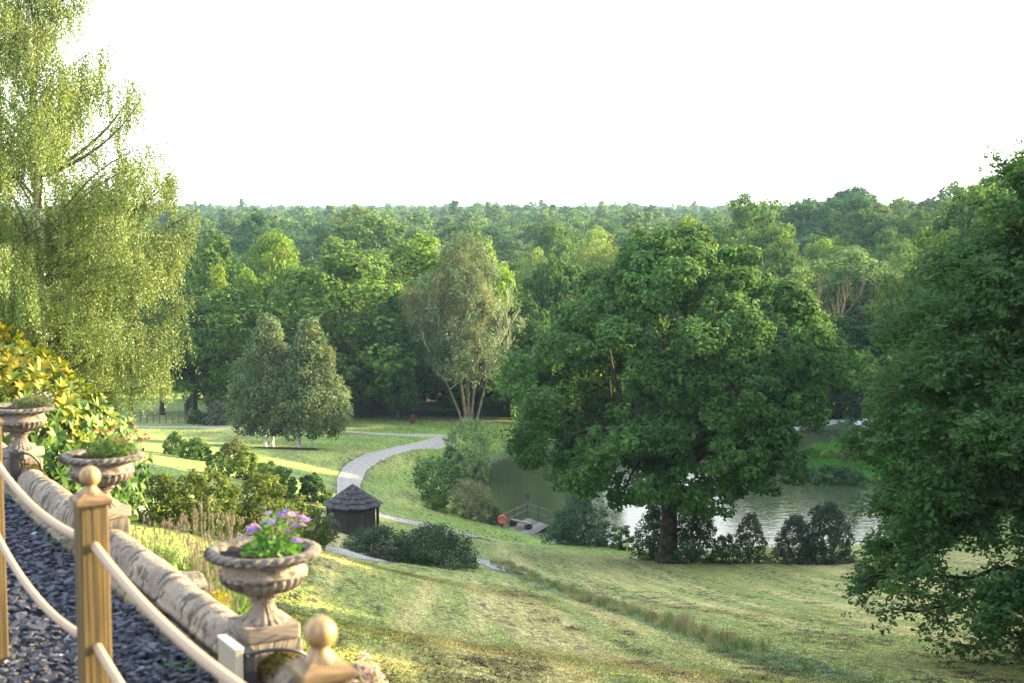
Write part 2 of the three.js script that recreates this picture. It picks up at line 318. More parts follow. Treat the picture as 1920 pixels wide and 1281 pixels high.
// the pond
{
  const sh = new THREE.Shape(); const grow = 1.6, cx = POND.reduce((s, p) => s + p[0], 0) / POND.length, cz = POND.reduce((s, p) => s + p[1], 0) / POND.length;
  POND.forEach(([x, z], i) => { const l = Math.hypot(x - cx, z - cz), X = x + (x - cx) / l * grow, Z = z + (z - cz) / l * grow; if (i) sh.lineTo(X, -Z); else sh.moveTo(X, -Z); });
  const g = new THREE.ShapeGeometry(sh); g.rotateX(-Math.PI / 2); g.translate(0, WATER, 0);
  const p = g.attributes.position, uv = g.attributes.uv; for (let i = 0; i < p.count; i++) uv.setXY(i, p.getX(i) / 6, p.getZ(i) / 3.4);
  const rip = texture(512, (u, v) => { const a = wfbm(u, v, 7, 3, 3) * 0.6 + wfbm(u, v, 26, 2, 5) * 0.4; return [a, a, a]; }, false);
  struct('pond_water', g, new THREE.MeshPhysicalMaterial({ color: new THREE.Color().setRGB(0.045, 0.058, 0.026), roughness: 0.06, ior: 1.33, bumpMap: rip, bumpScale: 0.010 }));
}
// ------------------------------------------------------------------ foliage and bark
function leafMat(r, g, b, t = 0.5, rough = 0.9, spec = 0.15) { const m = new THREE.MeshPhysicalMaterial({ vertexColors: true, roughness: rough, transmission: t, thickness: 0, side: THREE.DoubleSide, specularIntensity: spec }); m.color.setRGB(r, g, b); return m; }
const barkMap = texture(256, (u, v) => { const a = wfbm(u, v * 0.35, 12, 4, 2), b = wfbm(u, v, 40, 2, 3), q = 0.42 + 0.42 * (a - 0.45) + 0.22 * (b - 0.5); return [q, q * 0.93, q * 0.84]; });
const barkMat = new THREE.MeshStandardMaterial({ map: barkMap, bumpMap: barkMap, bumpScale: 0.04, roughness: 1 }); barkMat.color.setRGB(0.27, 0.25, 0.20);
const palebarkMat = new THREE.MeshStandardMaterial({ map: barkMap, roughness: 1 }); palebarkMat.color.setRGB(1.0, 0.93, 0.74);
const birchMap = texture(256, (u, v) => { const a = wfbm(u * 0.3, v, 24, 3, 4), b = wfbm(u, v, 8, 3, 6), q = a > 0.63 ? 0.25 : 0.86 - 0.2 * (b - 0.5); return [q, q * 0.97, q * 0.92]; });
const birchMat = new THREE.MeshStandardMaterial({ map: birchMap, roughness: 0.9 });
const strawMat = new THREE.MeshStandardMaterial({ roughness: 1 }); strawMat.color.setRGB(0.54, 0.58, 0.38);
const twigMat = new THREE.MeshStandardMaterial({ roughness: 1 }); twigMat.color.setRGB(0.10, 0.085, 0.06);
const GREEN = {               // tints for the leaf colours below
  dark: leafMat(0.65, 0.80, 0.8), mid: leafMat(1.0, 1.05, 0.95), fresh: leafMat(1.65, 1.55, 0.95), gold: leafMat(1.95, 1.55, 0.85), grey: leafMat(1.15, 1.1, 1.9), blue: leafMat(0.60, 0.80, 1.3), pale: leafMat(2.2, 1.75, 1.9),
};
const ONE = leafMat(1, 1, 1);

// lumps of foliage on an outline of revolution; each lump carries smaller lumps, those carry leaves
function crown(o) {
  reseed(o.seed);
  const { y0, y1, R, n1, r1, n2, r2, n3, leaf } = o, f = new Fol(n1 * n2 * n3 + 10), base = o.color ?? [0.082, 0.148, 0.026], ga = 2.39996, ph = rr(0, 6), lob = o.lob ?? 0.16, flat = o.flat ?? 0.75, tips = o.tips ?? 0.16, L1 = [];
  const hs = []; let tot = 0; for (let i = 0; i < 60; i++) { const h = (i + 0.5) / 60, w = 0.25 + R(h, 0); tot += w; hs.push(tot); }
  for (let i = 0; i < n1; i++) {
    const q = ((i + 0.5) / n1) * tot; let k = 0; while (hs[k] < q) k++;
    const h = clamp((k + rnd()) / 60, 0, 1), a = i * ga + rr(-0.4, 0.4), lr = r1 * rr(0.62, 1.3), Rh = R(h, a) * (1 + lob * Math.sin(a * 3 + ph + h * 5) + rr(-0.22, 0.12));
    const rad = Math.max(0, Rh - lr * 0.72) * (rnd() < (o.inner ?? 0.12) ? rr(0.3, 0.8) : 1);
    L1.push({ x: Math.cos(a) * rad + (o.lean ?? 0) * h + (o.cx ?? 0), y: lerp(y0, y1, h) - lr * 0.5 * h, z: Math.sin(a) * rad, r: lr, h, a });
  }
  for (const c of o.extra ?? []) L1.push({ x: c[0], y: c[1], z: c[2], r: c[3], h: 0.5, a: 0, gold: c[4] });
  const yc = lerp(y0, y1, 0.42);
  for (const c of L1) {
    const ol = Math.hypot(c.x, (c.y - yc) * 0.6, c.z) || 1, ox = c.x / ol, oy = (c.y - yc) * 0.6 / ol, oz = c.z / ol, tone = rr(0.72, 1.28), gold = c.gold ?? (rnd() < (o.goldShare ?? 0.05) ? 0.6 : 0);
    for (let j = 0; j < n2; j++) {
      let dx, dy, dz, t = 0;
      do { dx = rr(-1, 1); dy = rr(-1, 1); dz = rr(-1, 1); const l = Math.hypot(dx, dy, dz); dx /= l; dy /= l; dz /= l; t++; } while (t < 6 && dx * ox + dy * (oy + 0.25) + dz * oz < -0.15);
      const rho = c.r * rr(0.62, 1.08), s = r2 * rr(0.6, 1.3), bx = c.x + dx * rho, by = c.y + dy * rho * flat, bz = c.z + dz * rho, t2 = tone * rr(0.85, 1.15);
      for (let k = 0; k < n3; k++) {
        let ux = rr(-1, 1), uy = rr(-1, 1), uz = rr(-1, 1); const ul = Math.hypot(ux, uy, uz) || 1; ux /= ul; uy /= ul; uz /= ul;
        if (ux * dx + uy * dy + uz * dz < -0.35 && rnd() < 0.75) { ux = -ux; uy = -uy; uz = -uz; }
        let rad = s * (1 - 0.45 * rnd() * rnd()); if (rnd() < tips) rad *= rr(1.05, 1.55);
        const droop = o.droop ? o.droop * rnd() * rnd() * s : 0, x = bx + ux * rad, y = by + uy * rad * 0.8 - droop, z = bz + uz * rad;
        const e = rr(0.55, 1.5) * t2, yel = gold ? gold * rr(0.4, 1) : rnd() < 0.04 ? 0.5 : 0;
        const cr = base[0] * e * (1 + yel * 1.5), cg = base[1] * e * (1 + yel * 0.7), cb = base[2] * e * (1 - yel * 0.2);
        const sz = leaf * rr(0.7, 1.25);
        f.leaf(x, y, z, ux * 0.7 + dx * 0.35 + rr(-0.65, 0.65), uy * 0.7 + 0.35 + rr(-0.6, 0.6), uz * 0.7 + dz * 0.35 + rr(-0.65, 0.65), ux + rr(-0.8, 0.8), uy - (o.hang ?? 0.2) + rr(-0.5, 0.5), uz + rr(-0.8, 0.8), sz * (o.long ?? 1.35), sz * (o.wide ?? 1), cr, cg, cb);
      }
    }
  }
  return { geo: f.geo(), lumps: L1 };
}
function wood(o, lumps) {       // trunk with limbs reaching into the lumps
  reseed(o.seed + 77);
  const t = new Tub(), { r, y0, y1 } = o, top = lerp(y0, y1, o.fork ?? 0.45), sides = o.sides ?? 7, pts = [], rad = [];
  for (let i = 0; i <= 8; i++) { const k = i / 8; pts.push(V(Math.sin(k * 3 + o.seed) * r * 0.35 * k + (o.lean ?? 0) * k * 0.4, lerp(-0.4, top, k), Math.cos(k * 2.3 + o.seed) * r * 0.35 * k)); rad.push(r * (k === 0 ? 1.6 : k < 0.13 ? 1.22 : 1 - 0.42 * k)); }
  t.tube(pts, rad, sides);
  const ls = lumps.slice().sort(() => rnd() - 0.5).slice(0, o.limbs ?? 18);
  for (const c of ls) { const k = clamp(rr(0.5, 1.0), 0, 1), i = Math.min(7, Math.floor(k * 8)), a = pts[i].clone(), b = V(c.x * 0.9, c.y, c.z * 0.9), w = r * rr(0.22, 0.42); t.tube(curve(a, b, V(rr(-0.4, 0.4), rr(0.1, 0.5) * (b.y > a.y ? 1 : 2), rr(-0.4, 0.4)), 5), taper(w, w * 0.22, 5), 5); }
  return t.geo();
}
const bump = (p = 0.5) => (h) => Math.pow(Math.max(0, Math.sin(Math.PI * Math.pow(h, p))), 0.62);

// kinds of woodland tree, each modelled once: crown + trunk
const KIND = {};
function kind(name, H0, R0, prof, o) { const s = { y0: H0 * (o.low ?? 0.14), y1: H0, R: (h, a) => R0 * prof(h, a), ...o }, c = crown(s); KIND[name] = { H0, R0, crown: c.geo, trunk: wood({ seed: s.seed, r: o.r ?? 0.35, y0: 0, y1: H0, limbs: o.limbs ?? 12, sides: 6, fork: o.fork ?? 0.6 }, c.lumps) }; }
kind('round', 15, 5.6, bump(0.72), { seed: 11, n1: 42, r1: 1.85, n2: 14, r2: 0.66, n3: 28, leaf: 0.30 });
kind('dome', 14, 7.0, bump(0.85), { seed: 12, n1: 46, r1: 2.05, n2: 14, r2: 0.7, n3: 28, leaf: 0.31, lob: 0.22, goldShare: 0.1 });
kind('ash', 16, 5.0, bump(0.8), { seed: 13, n1: 58, r1: 1.35, n2: 10, r2: 0.75, n3: 28, leaf: 0.28, long: 2.0, wide: 0.7, tips: 0.35, hang: 0.7, droop: 0.6, flat: 1 });
kind('tall', 17, 4.2, bump(0.7), { seed: 14, n1: 50, r1: 1.4, n2: 10, r2: 0.65, n3: 30, leaf: 0.28, lob: 0.2, flat: 0.95 });
kind('slim', 14, 2.6, (h) => Math.pow(Math.sin(Math.PI * Math.pow(h, 0.6)), 0.8), { seed: 15, n1: 40, r1: 0.85, n2: 8, r2: 0.5, n3: 30, leaf: 0.17, tips: 0.4, r: 0.16, hang: 0.6 });
kind('willow', 13, 5.6, bump(0.75), { seed: 16, n1: 60, r1: 1.4, n2: 9, r2: 0.7, n3: 30, leaf: 0.24, long: 2.6, wide: 0.5, tips: 0.4, flat: 1.0 });
kind('layered', 18, 5.2, (h) => 0.35 + 0.65 * Math.pow(Math.sin(Math.PI * clamp(h * 0.88, 0, 1)), 0.7) * (0.75 + 0.35 * Math.sin(h * 21)), { seed: 17, n1: 44, r1: 1.5, n2: 10, r2: 0.75, n3: 28, leaf: 0.27, flat: 0.42, low: 0.3, tips: 0.2, lob: 0.3 });
kind('spire', 17, 2.9, (h) => Math.pow(1 - h, 0.8) * (0.8 + 0.3 * Math.sin(h * 34)) + 0.03, { seed: 18, n1: 60, r1: 0.75, n2: 7, r2: 0.5, n3: 18, leaf: 0.25, flat: 0.5, low: 0.08 });

function woodlandTree(px, pyTop, d, widthPx, k, tint, label, opts = {}) {
  const q = at(px, pyTop, d), g = foot(q.x, q.z), K = KIND[k], hgt = Math.max(opts.min ?? 5, q.y - g.y), wid = widthPx / FPX * d;
  const t = thing(opts.name ?? 'woodland_tree', label, 'tree', g, opts.turn ?? rr(0, 6.28), opts.group);
  t.scale.set(wid / 2 / K.R0, hgt / K.H0, wid / 2 / K.R0);
  part(t, 'trunk', K.trunk, barkMat); part(t, 'crown', K.crown, GREEN[tint]);
  return t;
}

// ------------------------------------------------------------------ the great oak below the slope
{
  const g = gp(1250, 1056), d = -g.z, m = d / FPX, h0 = (1056 - 415) * m;
  // half width of the crown by height, on its left and on its right
  const rows = [[0.0, 3.0, 2.4], [0.06, 6.2, 5.6], [0.14, 7.6, 6.6], [0.28, 8.2, 7.2], [0.36, 8.2, 7.2], [0.42, 8.3, 7.9], [0.48, 7.9, 9.4], [0.55, 7.3, 8.9], [0.62, 6.6, 8.0], [0.74, 5.0, 6.6], [0.86, 4.0, 5.2], [0.94, 2.8, 3.2], [1.0, 1.2, 1.2]];
  const R = (h, a) => { let i = 1; while (i < rows.length - 1 && rows[i][0] < h) i++; const t = clamp((h - rows[i - 1][0]) / (rows[i][0] - rows[i - 1][0]), 0, 1), k = 0.5 + 0.5 * Math.cos(a); return lerp(1.10 * lerp(rows[i - 1][1], rows[i][1], t), lerp(rows[i - 1][2], rows[i][2], t), k) * m / 0.0295; };
  const c = crown({ seed: 31, y0: h0 * 0.225, y1: h0, R, n1: 124, r1: 1.6, n2: 21, r2: 0.50, n3: 66, leaf: 0.165, lob: 0.10, tips: 0.16, inner: 0.12, goldShare: 0, color: [0.066, 0.142, 0.032], flat: 0.62, extra: [[-8.8, h0 * 0.42, 1.0, 1.3, 0.25], [-7.4, h0 * 0.66, 0.4, 1.0, 0.9], [5.4, h0 * 0.19, 1.2, 1.2], [6.1, h0 * 0.15, 0.6, 0.8], [-5.5, h0 * 0.17, 1.5, 1.3], [2.4, h0 * 0.19, 2.5, 1.2], [-2.2, h0 * 0.2, 3, 1.3]] });
  const t = thing('oak_tree', 'huge spreading dark green oak standing alone on the lower lawn beside the pond', 'tree', g);
  const w = new Tub(), r = 33 / 2 * m;
  reseed(4);
  const fork = h0 * 0.30, pts = [], rad = []; for (let i = 0; i <= 10; i++) { const k = i / 10; pts.push(V(0.12 * Math.sin(k * 3), lerp(-0.5, fork, k), 0)); rad.push(r * (i === 0 ? 2.0 : i === 1 ? 1.42 : i === 2 ? 1.12 : 1 + 0.08 * Math.sin(k * 9))); }
  w.tube(pts, rad, 14);
  const trunk = part(t, 'trunk', w.geo(), barkMat);
  for (let i = 0; i < 9; i++) { const a = i * 2.4, b = new Tub(), e = V(Math.cos(a) * rr(2.5, 5), h0 * rr(0.5, 0.88), Math.sin(a) * rr(2.5, 5)), s = V(0, fork * rr(0.8, 1), 0), line = curve(s, e, V(Math.cos(a) * 0.8, -0.6, Math.sin(a) * 0.8), 7); b.tube(line, taper(r * 0.55, 0.06, 7), 8); for (let j = 0; j < 6; j++) { const p = line[2 + (j % 5)], l = c.lumps[Math.floor(rnd() * c.lumps.length)]; if (V(l.x, l.y, l.z).distanceTo(p) < 6) b.tube(curve(p, V(l.x, l.y, l.z), V(0, 0.4, 0), 5), taper(0.10, 0.03, 5), 5); } part(t, 'limb', b.geo(), barkMat); }
  for (let i = 0; i < 10; i++) { const a = i * 0.63 + 0.2, b = new Tub(), e = V(Math.cos(a) * rr(5, 7), h0 * rr(0.2, 0.4), Math.sin(a) * rr(5, 7)), line = curve(V(0, fork * 0.95, 0), e, V(0, 1.4, 0), 7); b.tube(line, taper(r * 0.36, 0.05, 7), 7); part(t, 'limb', b.geo(), barkMat); }
  part(t, 'crown', c.geo, ONE);
}

// ------------------------------------------------------------------ the near oak at the right: lobed leaves on sprays
function lobedLeaf(P, N, C, I, x, y, z, n, tdir, len, col) {
  const s = V().crossVectors(n, tdir).normalize(), b = P.length / 3, w = len * 0.30, prof = [[-0.5, 0.05], [-0.32, 0.45], [-0.2, 0.35], [-0.05, 0.85], [0.08, 0.6], [0.24, 1.0], [0.36, 0.6], [0.5, 0.0]];
  const put = (u, v) => { P.push(x + tdir.x * u * len + s.x * v * w, y + tdir.y * u * len + s.y * v * w, z + tdir.z * u * len + s.z * v * w); N.push(n.x, n.y, n.z); C.push(...col); };
  for (const [u, v] of prof) { put(u, v); put(u, -v); }
  for (let i = 0; i < prof.length - 1; i++) { const a = b + i * 2; I.push(a, a + 1, a + 2, a + 1, a + 3, a + 2); }
}
function sprayGeo(seed, n, size, rad, base) {
  reseed(seed);
  const P = [], N = [], C = [], I = [];
  for (let k = 0; k < n; k++) {
    const a = rr(0, 6.28), e = rr(-0.5, 0.9), u = V(Math.cos(a), e, Math.sin(a)).normalize(), q = rad * rr(0.35, 1), nn = V(rr(-0.6, 0.6) + u.x * 0.4, 0.7 + rr(-0.4, 0.5), rr(-0.6, 0.6) + u.z * 0.4).normalize(), t = u.clone().addScaledVector(nn, -u.dot(nn)).normalize(), f = rr(0.7, 1.3), y = rnd() < 0.015 ? 0.6 : 0;
    lobedLeaf(P, N, C, I, u.x * q, u.y * q * 0.7, u.z * q, nn, t, size * rr(0.8, 1.2), [base[0] * f * (1 + y * 1.6), base[1] * f * (1 + 0.6 * y), base[2] * f]);
  }
  const g = new THREE.BufferGeometry(); g.setAttribute('position', new THREE.Float32BufferAttribute(P, 3)); g.setAttribute('normal', new THREE.Float32BufferAttribute(N, 3)); g.setAttribute('color', new THREE.Float32BufferAttribute(C, 3)); g.setIndex(I);
  return g;
}
{
  const D = 28, base = at(2060, 1100, D), g = foot(base.x, base.z), m = D / FPX;
  const t = thing('oak_tree', 'near dark oak at the right edge with lobed leaves and low drooping boughs', 'tree', g);
  const yAt = (py) => at(2060, py, D).y - g.y;
  // crown radius by height, read as metres
  const rows = [[1225, 2.7], [1190, 3.4], [1150, 4.0], [1110, 4.7], [1050, 4.9], [960, 4.55], [880, 4.55], [790, 4.7], [700, 4.6], [640, 4.2], [560, 3.8], [480, 3.1], [380, 2.2], [300, 1.3], [250, 0.7], [180, 0.2]].map(([p, r]) => [yAt(p), r]);
  const R = (y) => { let i = 1; while (i < rows.length - 1 && rows[i][0] < y) i++; const k = clamp((y - rows[i - 1][0]) / (rows[i][0] - rows[i - 1][0]), 0, 1); return lerp(rows[i - 1][1], rows[i][1], k); };
  reseed(51);
  const w = new Tub(), top = rows[rows.length - 1][0];
  w.tube([V(0, -0.4, 0), V(0, 0.2, 0), V(0.05, 1, 0), V(0.1, top * 0.3, 0.1), V(0, top * 0.6, 0), V(0, top * 0.92, 0)], [0.62, 0.46, 0.38, 0.32, 0.2, 0.05], 10);
  part(t, 'trunk', w.geo(), barkMat);
  const mats = [[], [], []], cols = [[], [], []];
  const put = (x, y, z, s) => { const k = Math.floor(rnd() * 3), e = rr(0.85, 1.15), yel = vnoise(x * 1.1 + 3, (y + z) * 1.1) > 0.84 ? 0.7 : 0; mats[k].push(M4(x, y, z, rr(-0.5, 0.5), rr(0, 6.28), rr(-0.5, 0.5), s)); cols[k].push(new THREE.Color().setRGB(e * (1 + 0.7 * yel), e * (1 + 0.35 * yel), e)); };
  const limbs = [];
  for (let i = 0; i < 80; i++) {       // boughs, each with side branches that carry the sprays
    const a = i * 2.39996 + rr(-0.3, 0.3), q = (i + 0.5) / 80, y = lerp(rows[0][0] + 1.25, top * 0.94, Math.pow(q, 1.12)), Rr = R(y) * rr(0.86, 1.04), y0 = clamp(y + lerp(1.2, -1.6, q), 1.2, top * 0.9), s = V(0, y0, 0), e = V(Math.cos(a) * Rr, y, Math.sin(a) * Rr);
    const line = curve(s, e, V(0, lerp(0.9, 0.1, q), 0), 8); limbs.push([line, taper(lerp(0.11, 0.05, q), 0.015, 8)]);
    const nb = Math.round(6 + Rr * 4.5);
    for (let j = 0; j < nb; j++) {
      const k = Math.pow(rr(0.12, 1), 0.6), idx = Math.min(7, Math.floor(k * 8)), p = line[idx].clone().lerp(line[idx + 1], k * 8 - idx), b = a + rr(-1.3, 1.3), len = rr(0.5, 1.35) * (0.6 + 0.5 * (1 - k)), e2 = V(p.x + Math.cos(b) * len, p.y + rr(-0.55, 0.6), p.z + Math.sin(b) * len);
      limbs.push([curve(p, e2, V(0, 0.15, 0), 4), taper(0.022, 0.006, 4)]);
      const nv = Math.round(15 + len * 12);
      for (let v = 0; v < nv; v++) { const u = rr(0.25, 1.08), c = rr(0.06, 0.46); put(lerp(p.x, e2.x, u) + rr(-c, c), lerp(p.y, e2.y, u) + rr(-c, c) * 0.75, lerp(p.z, e2.z, u) + rr(-c, c), rr(0.85, 1.2)); }
    }
  }
  // two long bare-looking boughs low over the lawn
  for (const [yp, zz, xx, dr] of [[1088, 0.6, -4.9, 0.2], [1102, 1.2, -4.4, -0.2], [1165, 0.2, -2.9, -0.5]]) {
    const y = yAt(yp), line = curve(V(0, y + 0.1, 0), V(xx, y + dr, zz), V(0, 0.12, 0.2), 9); line.forEach((p, i) => { p.y += 0.10 * Math.sin(i * 1.9 + yp); p.z += 0.15 * Math.sin(i * 1.3); }); limbs.push([line, taper(0.075, 0.015, 9)]);
    for (let j = 0; j < 26; j++) { const p = line[1 + (j % 8)], e2 = V(p.x + rr(-0.9, 0.2), p.y + rr(-0.75, 0.25), p.z + rr(-0.6, 0.8)); limbs.push([curve(p, e2, V(0, 0.1, 0), 4), taper(0.02, 0.006, 4)]); for (let v = 0; v < 8; v++) put(lerp(p.x, e2.x, rr(0.5, 1.1)) + rr(-0.3, 0.3), lerp(p.y, e2.y, rr(0.5, 1.1)) + rr(-0.2, 0.2), lerp(p.z, e2.z, rr(0.5, 1.1)) + rr(-0.3, 0.3), rr(0.8, 1.1)); }
  }
  for (const [line, rad] of limbs.slice(0, 0)) w.tube(line, rad, 5);
  const big = new Tub(), fine = new Tub(); for (const [line, rad] of limbs) (rad[0] > 0.03 ? big : fine).tube(line, rad, rad[0] > 0.03 ? 6 : 4);
  part(t, 'bough', big.geo(), barkMat); part(t, 'twig', fine.geo(), twigMat);
  for (let k = 0; k < 3; k++) copies(t, 'crown', sprayGeo(60 + k, 10, 0.105, 0.20, [0.054, 0.118, 0.031]), ONE, mats[k], cols[k], true);
}

// ------------------------------------------------------------------ the weeping birch at the left
{
  const D = 36, b0 = at(78, 900, D), g = foot(b0.x, b0.z);
  const t = thing('birch_tree', 'tall weeping birch with sunlit yellow green curtains of leaves at the left', 'tree', g);
  const yAt = (py) => at(78, py, D).y - g.y, prof = [[805, 1.9], [780, 2.9], [700, 3.4], [600, 3.75], [500, 3.9], [430, 4.05], [380, 4.2], [300, 3.7], [220, 2.95], [130, 2.45], [60, 1.8], [0, 1.5], [-120, 1.0], [-220, 0.3]].map(([p, r]) => [yAt(p), r]);
  const R = (y) => { let i = 1; while (i < prof.length - 1 && prof[i][0] < y) i++; const k = clamp((y - prof[i - 1][0]) / (prof[i][0] - prof[i - 1][0]), 0, 1); return lerp(prof[i - 1][1], prof[i][1], k); };
  reseed(71);
  const top = prof[prof.length - 1][0], low = prof[0][0], w = new Tub(), w2 = new Tub();
  w.tube([V(0.2, -0.4, 0), V(0.2, 0.3, 0), V(0.25, 3, 0), V(0.1, 6, 0.1), V(0.15, 9, 0), V(0.05, 12, 0.1), V(0.1, top, 0)], [0.34, 0.24, 0.21, 0.17, 0.12, 0.07, 0.02], 9);
  w2.tube([V(-0.9, -0.4, 0.4), V(-0.9, 0.4, 0.4), V(-0.95, 4, 0.5), V(-1.2, 8, 0.5), V(-1.4, 11, 0.6), V(-1.5, top * 0.9, 0.5)], [0.3, 0.2, 0.17, 0.12, 0.07, 0.02], 9);
  part(t, 'trunk', w.geo(), birchMat); part(t, 'trunk', w2.geo(), birchMat);
  const br = new Tub(), lines = [];
  for (let i = 0; i < 110; i++) {
    const a = i * 2.39996 + rr(-0.3, 0.3), q = (i + 0.5) / 110, yT = lerp(low + 1.2, top, q), Rr = R(yT) * rr(0.72, 1.04), rise = lerp(0.6, 2.6, 1 - Math.abs(q - 0.5) * 1.6), s = V(i % 3 ? 0.15 : -1.2, Math.max(1.5, yT - rise * rr(0.7, 1.3)), i % 3 ? 0 : 0.5), e = V(s.x + Math.cos(a) * Rr, yT - 0.3, s.z + Math.sin(a) * Rr);
    const line = curve(s, e, V(0, 0.55, 0), 8); lines.push([line, a, Rr]); br.tube(line, taper(lerp(0.06, 0.025, q), 0.006, 8), 5);
  }
  for (const [px, py, sy] of [[262, 150, 330], [265, 185, 330], [338, 305, 480], [330, 325, 470], [378, 385, 500], [372, 430, 520], [352, 560, 640], [350, 470, 560], [316, 705, 730]]) {   // boughs that stick out of the outline
    const e = at(px, py, D + rr(-1, 1)).sub(g), s = V(0.15, yAt(sy), 0); const line = curve(s, e, V(0.2, -0.25, 0), 8); lines.push([line, 0, e.x, 1]); br.tube(line, taper(0.07, 0.01, 8), 6);
  }
  part(t, 'branches', br.geo(), new THREE.MeshStandardMaterial({ color: new THREE.Color().setRGB(0.12, 0.095, 0.07), roughness: 1 }));
  const strand = (seed) => {      // a hanging twig of small leaves
    reseed(seed); const f = new Fol(60), n = 40, sx = rr(-0.2, 0.2), sz = rr(-0.2, 0.2);
    for (let k = 0; k < n; k++) { const u = k / n, x = sx * u * u + rr(-0.07, 0.07), z = sz * u * u + rr(-0.07, 0.07), e = rr(0.7, 1.3), y = rnd() < 0.12 ? 1 : 0; f.leaf(x, -u * 0.85 + rr(-0.03, 0.03), z, rr(-1, 1), rr(-0.4, 0.8), rr(-1, 1), rr(-0.6, 0.6), -1, rr(-0.6, 0.6), rr(0.046, 0.070), rr(0.034, 0.050), 0.165 * e * (1 + y * 0.9), 0.238 * e * (1 + 0.25 * y), 0.052 * e); }
    return f.geo();
  };
  const mats = [[], [], []], cols = [[], [], []];
  reseed(72);
  for (const [line, a, Rr, out] of lines) {
    const n = Math.round((out ? 46 : 18) + Math.abs(Rr) * (out ? 8 : 24));
    for (let j = 0; j < n; j++) {
      const k = Math.pow(rr(0.03, 1), 0.65), i = Math.min(7, Math.floor(k * 8)), p = line[i].clone().lerp(line[i + 1], k * 8 - i), c = (out ? 0.28 : 0.6) * (1.15 - 0.6 * k);
      const x = p.x + rr(-c, c), z = p.z + rr(-c, c), y = p.y + rr(-0.15, 0.25), s = rr(0.6, 1.35) * (out ? 0.7 : 1), m = Math.floor(rnd() * 3), e = rr(0.8, 1.2) * (0.85 + 0.3 * vnoise(x * 0.9, y * 0.9 + z));
      if (Math.hypot(x, z) > 4.6 && !out) continue;
      mats[m].push(M4(x, y, z, rr(-0.15, 0.15), rr(0, 6.28), rr(-0.15, 0.15), 1, s, 1)); cols[m].push(new THREE.Color().setRGB(e, e, e));
    }
  }
  for (let k = 0; k < 3; k++) copies(t, 'crown', strand(80 + k), leafMat(1, 1, 1, 0.55, 0.7, 0.6), mats[k], cols[k], true);
}

// ------------------------------------------------------------------ the silver birches on the far lawn
function silverBirch(px, pyBase, pyTop, halfPx, stems, label, seed, o2 = {}) {
  const g = gp(px, pyBase), d = -g.z, m = d / FPX, h = (pyBase - pyTop) * m, Rm = halfPx * m;
  const t = thing('birch_tree', label, 'tree', g, 0, undefined);
  const c = crown({ seed, cx: o2.cx ?? 0, y0: h * 0.16, y1: h, R: (q) => Rm * Math.min(1, 0.55 + q * 2.2) * Math.pow(Math.max(0, 1 - q), 0.72) * 1.08, n1: 95, r1: 0.8, n2: 10, r2: 0.46, n3: 22, leaf: 0.17, tips: 0.5, lean: o2.lean ?? 0, hang: 0.9, droop: 0.9, flat: 1.1, lob: 0.1, color: [0.110, 0.160, 0.068], goldShare: 0.02, inner: 0.3 });
  for (const [dx, dz] of stems) {
    const w = new Tub(); w.tube([V(dx, -0.3, dz), V(dx, 0.2, dz), V(dx * 1.1, h * 0.3, dz), V(dx * 0.9 + 0.1, h * 0.6, dz), V(dx * 0.7, h * 0.9, dz)], [0.22, 0.16, 0.13, 0.08, 0.02], 8); const tr = part(t, 'trunk', w.geo(), birchMat);
    const b = new Tub(); reseed(seed + 5); for (let i = 0; i < 14; i++) { const a = rr(0, 6.28), y = h * rr(0.25, 0.75); b.tube(curve(V(dx, y, dz), V(dx + Math.cos(a) * Rm * 0.6, y + h * 0.14, dz + Math.sin(a) * Rm * 0.6), V(0, 0.2, 0), 4), taper(0.035, 0.012, 4), 4); } part(t, 'branches', b.geo(), palebarkMat);
  }
  part(t, 'crown', c.geo, ONE);
  return g;
}
silverBirch(505, 838, 588, 82, [[-0.35, 0.1], [0.22, -0.2]], 'left of the two young silver birches, with two white stems', 91);
silverBirch(560, 841, 598, 80, [[0, 0]], 'right of the two young silver birches, with a single white stem', 92, { cx: 1.0 });
{
  const g = gp(560, 842), rim = [], s = new THREE.CircleGeometry(1.9, 40), p = s.attributes.position; s.rotateX(-Math.PI / 2);
  for (let i = 0; i < p.count; i++) { const x = p.getX(i) * 1.5 * (1 + (i ? 0.1 * Math.sin(i * 1.7) : 0)), z = p.getZ(i); p.setXYZ(i, x, H(g.x + x - 1.0, g.z + z) - g.y + (i ? 0.05 : 0.09), z); }
  s.computeVertexNormals();
  const mul = struct('mulch_bed', s, new THREE.MeshStandardMaterial({ color: new THREE.Color().setRGB(0.05, 0.036, 0.026), map: gravelMap, bumpMap: gravelMap, bumpScale: 0.05, roughness: 1 })); mul.position.set(g.x - 1.0, g.y, g.z);
}

// ------------------------------------------------------------------ pale, half bare tree with leaning stems
function growTwigs(tub, p, dir, len, r, level, ends, spread, lift) {
  const n = 4, pts = [p.clone()], q = p.clone(), d = dir.clone();
  for (let i = 0; i < n; i++) { d.add(V(rr(-1, 1) * 0.12, lift, rr(-1, 1) * 0.12)).normalize(); q.addScaledVector(d, len / n); pts.push(q.clone()); }
  tub.tube(pts, taper(r, r * 0.5, n), level > 2 ? 3 : 5);
  ends.push([q.clone(), level, d.clone()]);
  if (level >= 4) return;
  const kids = level < 2 ? 4 : 4;
  for (let k = 0; k < kids; k++) { const s = pts[1 + (k % n)], a = V(rr(-1, 1), rr(-0.2, 0.7), rr(-1, 1)).normalize(); growTwigs(tub, s, d.clone().multiplyScalar(1.0).addScaledVector(a, spread).normalize(), len * rr(0.45, 0.7), Math.max(0.010, r * 0.5), level + 1, ends, spread, lift); }
}
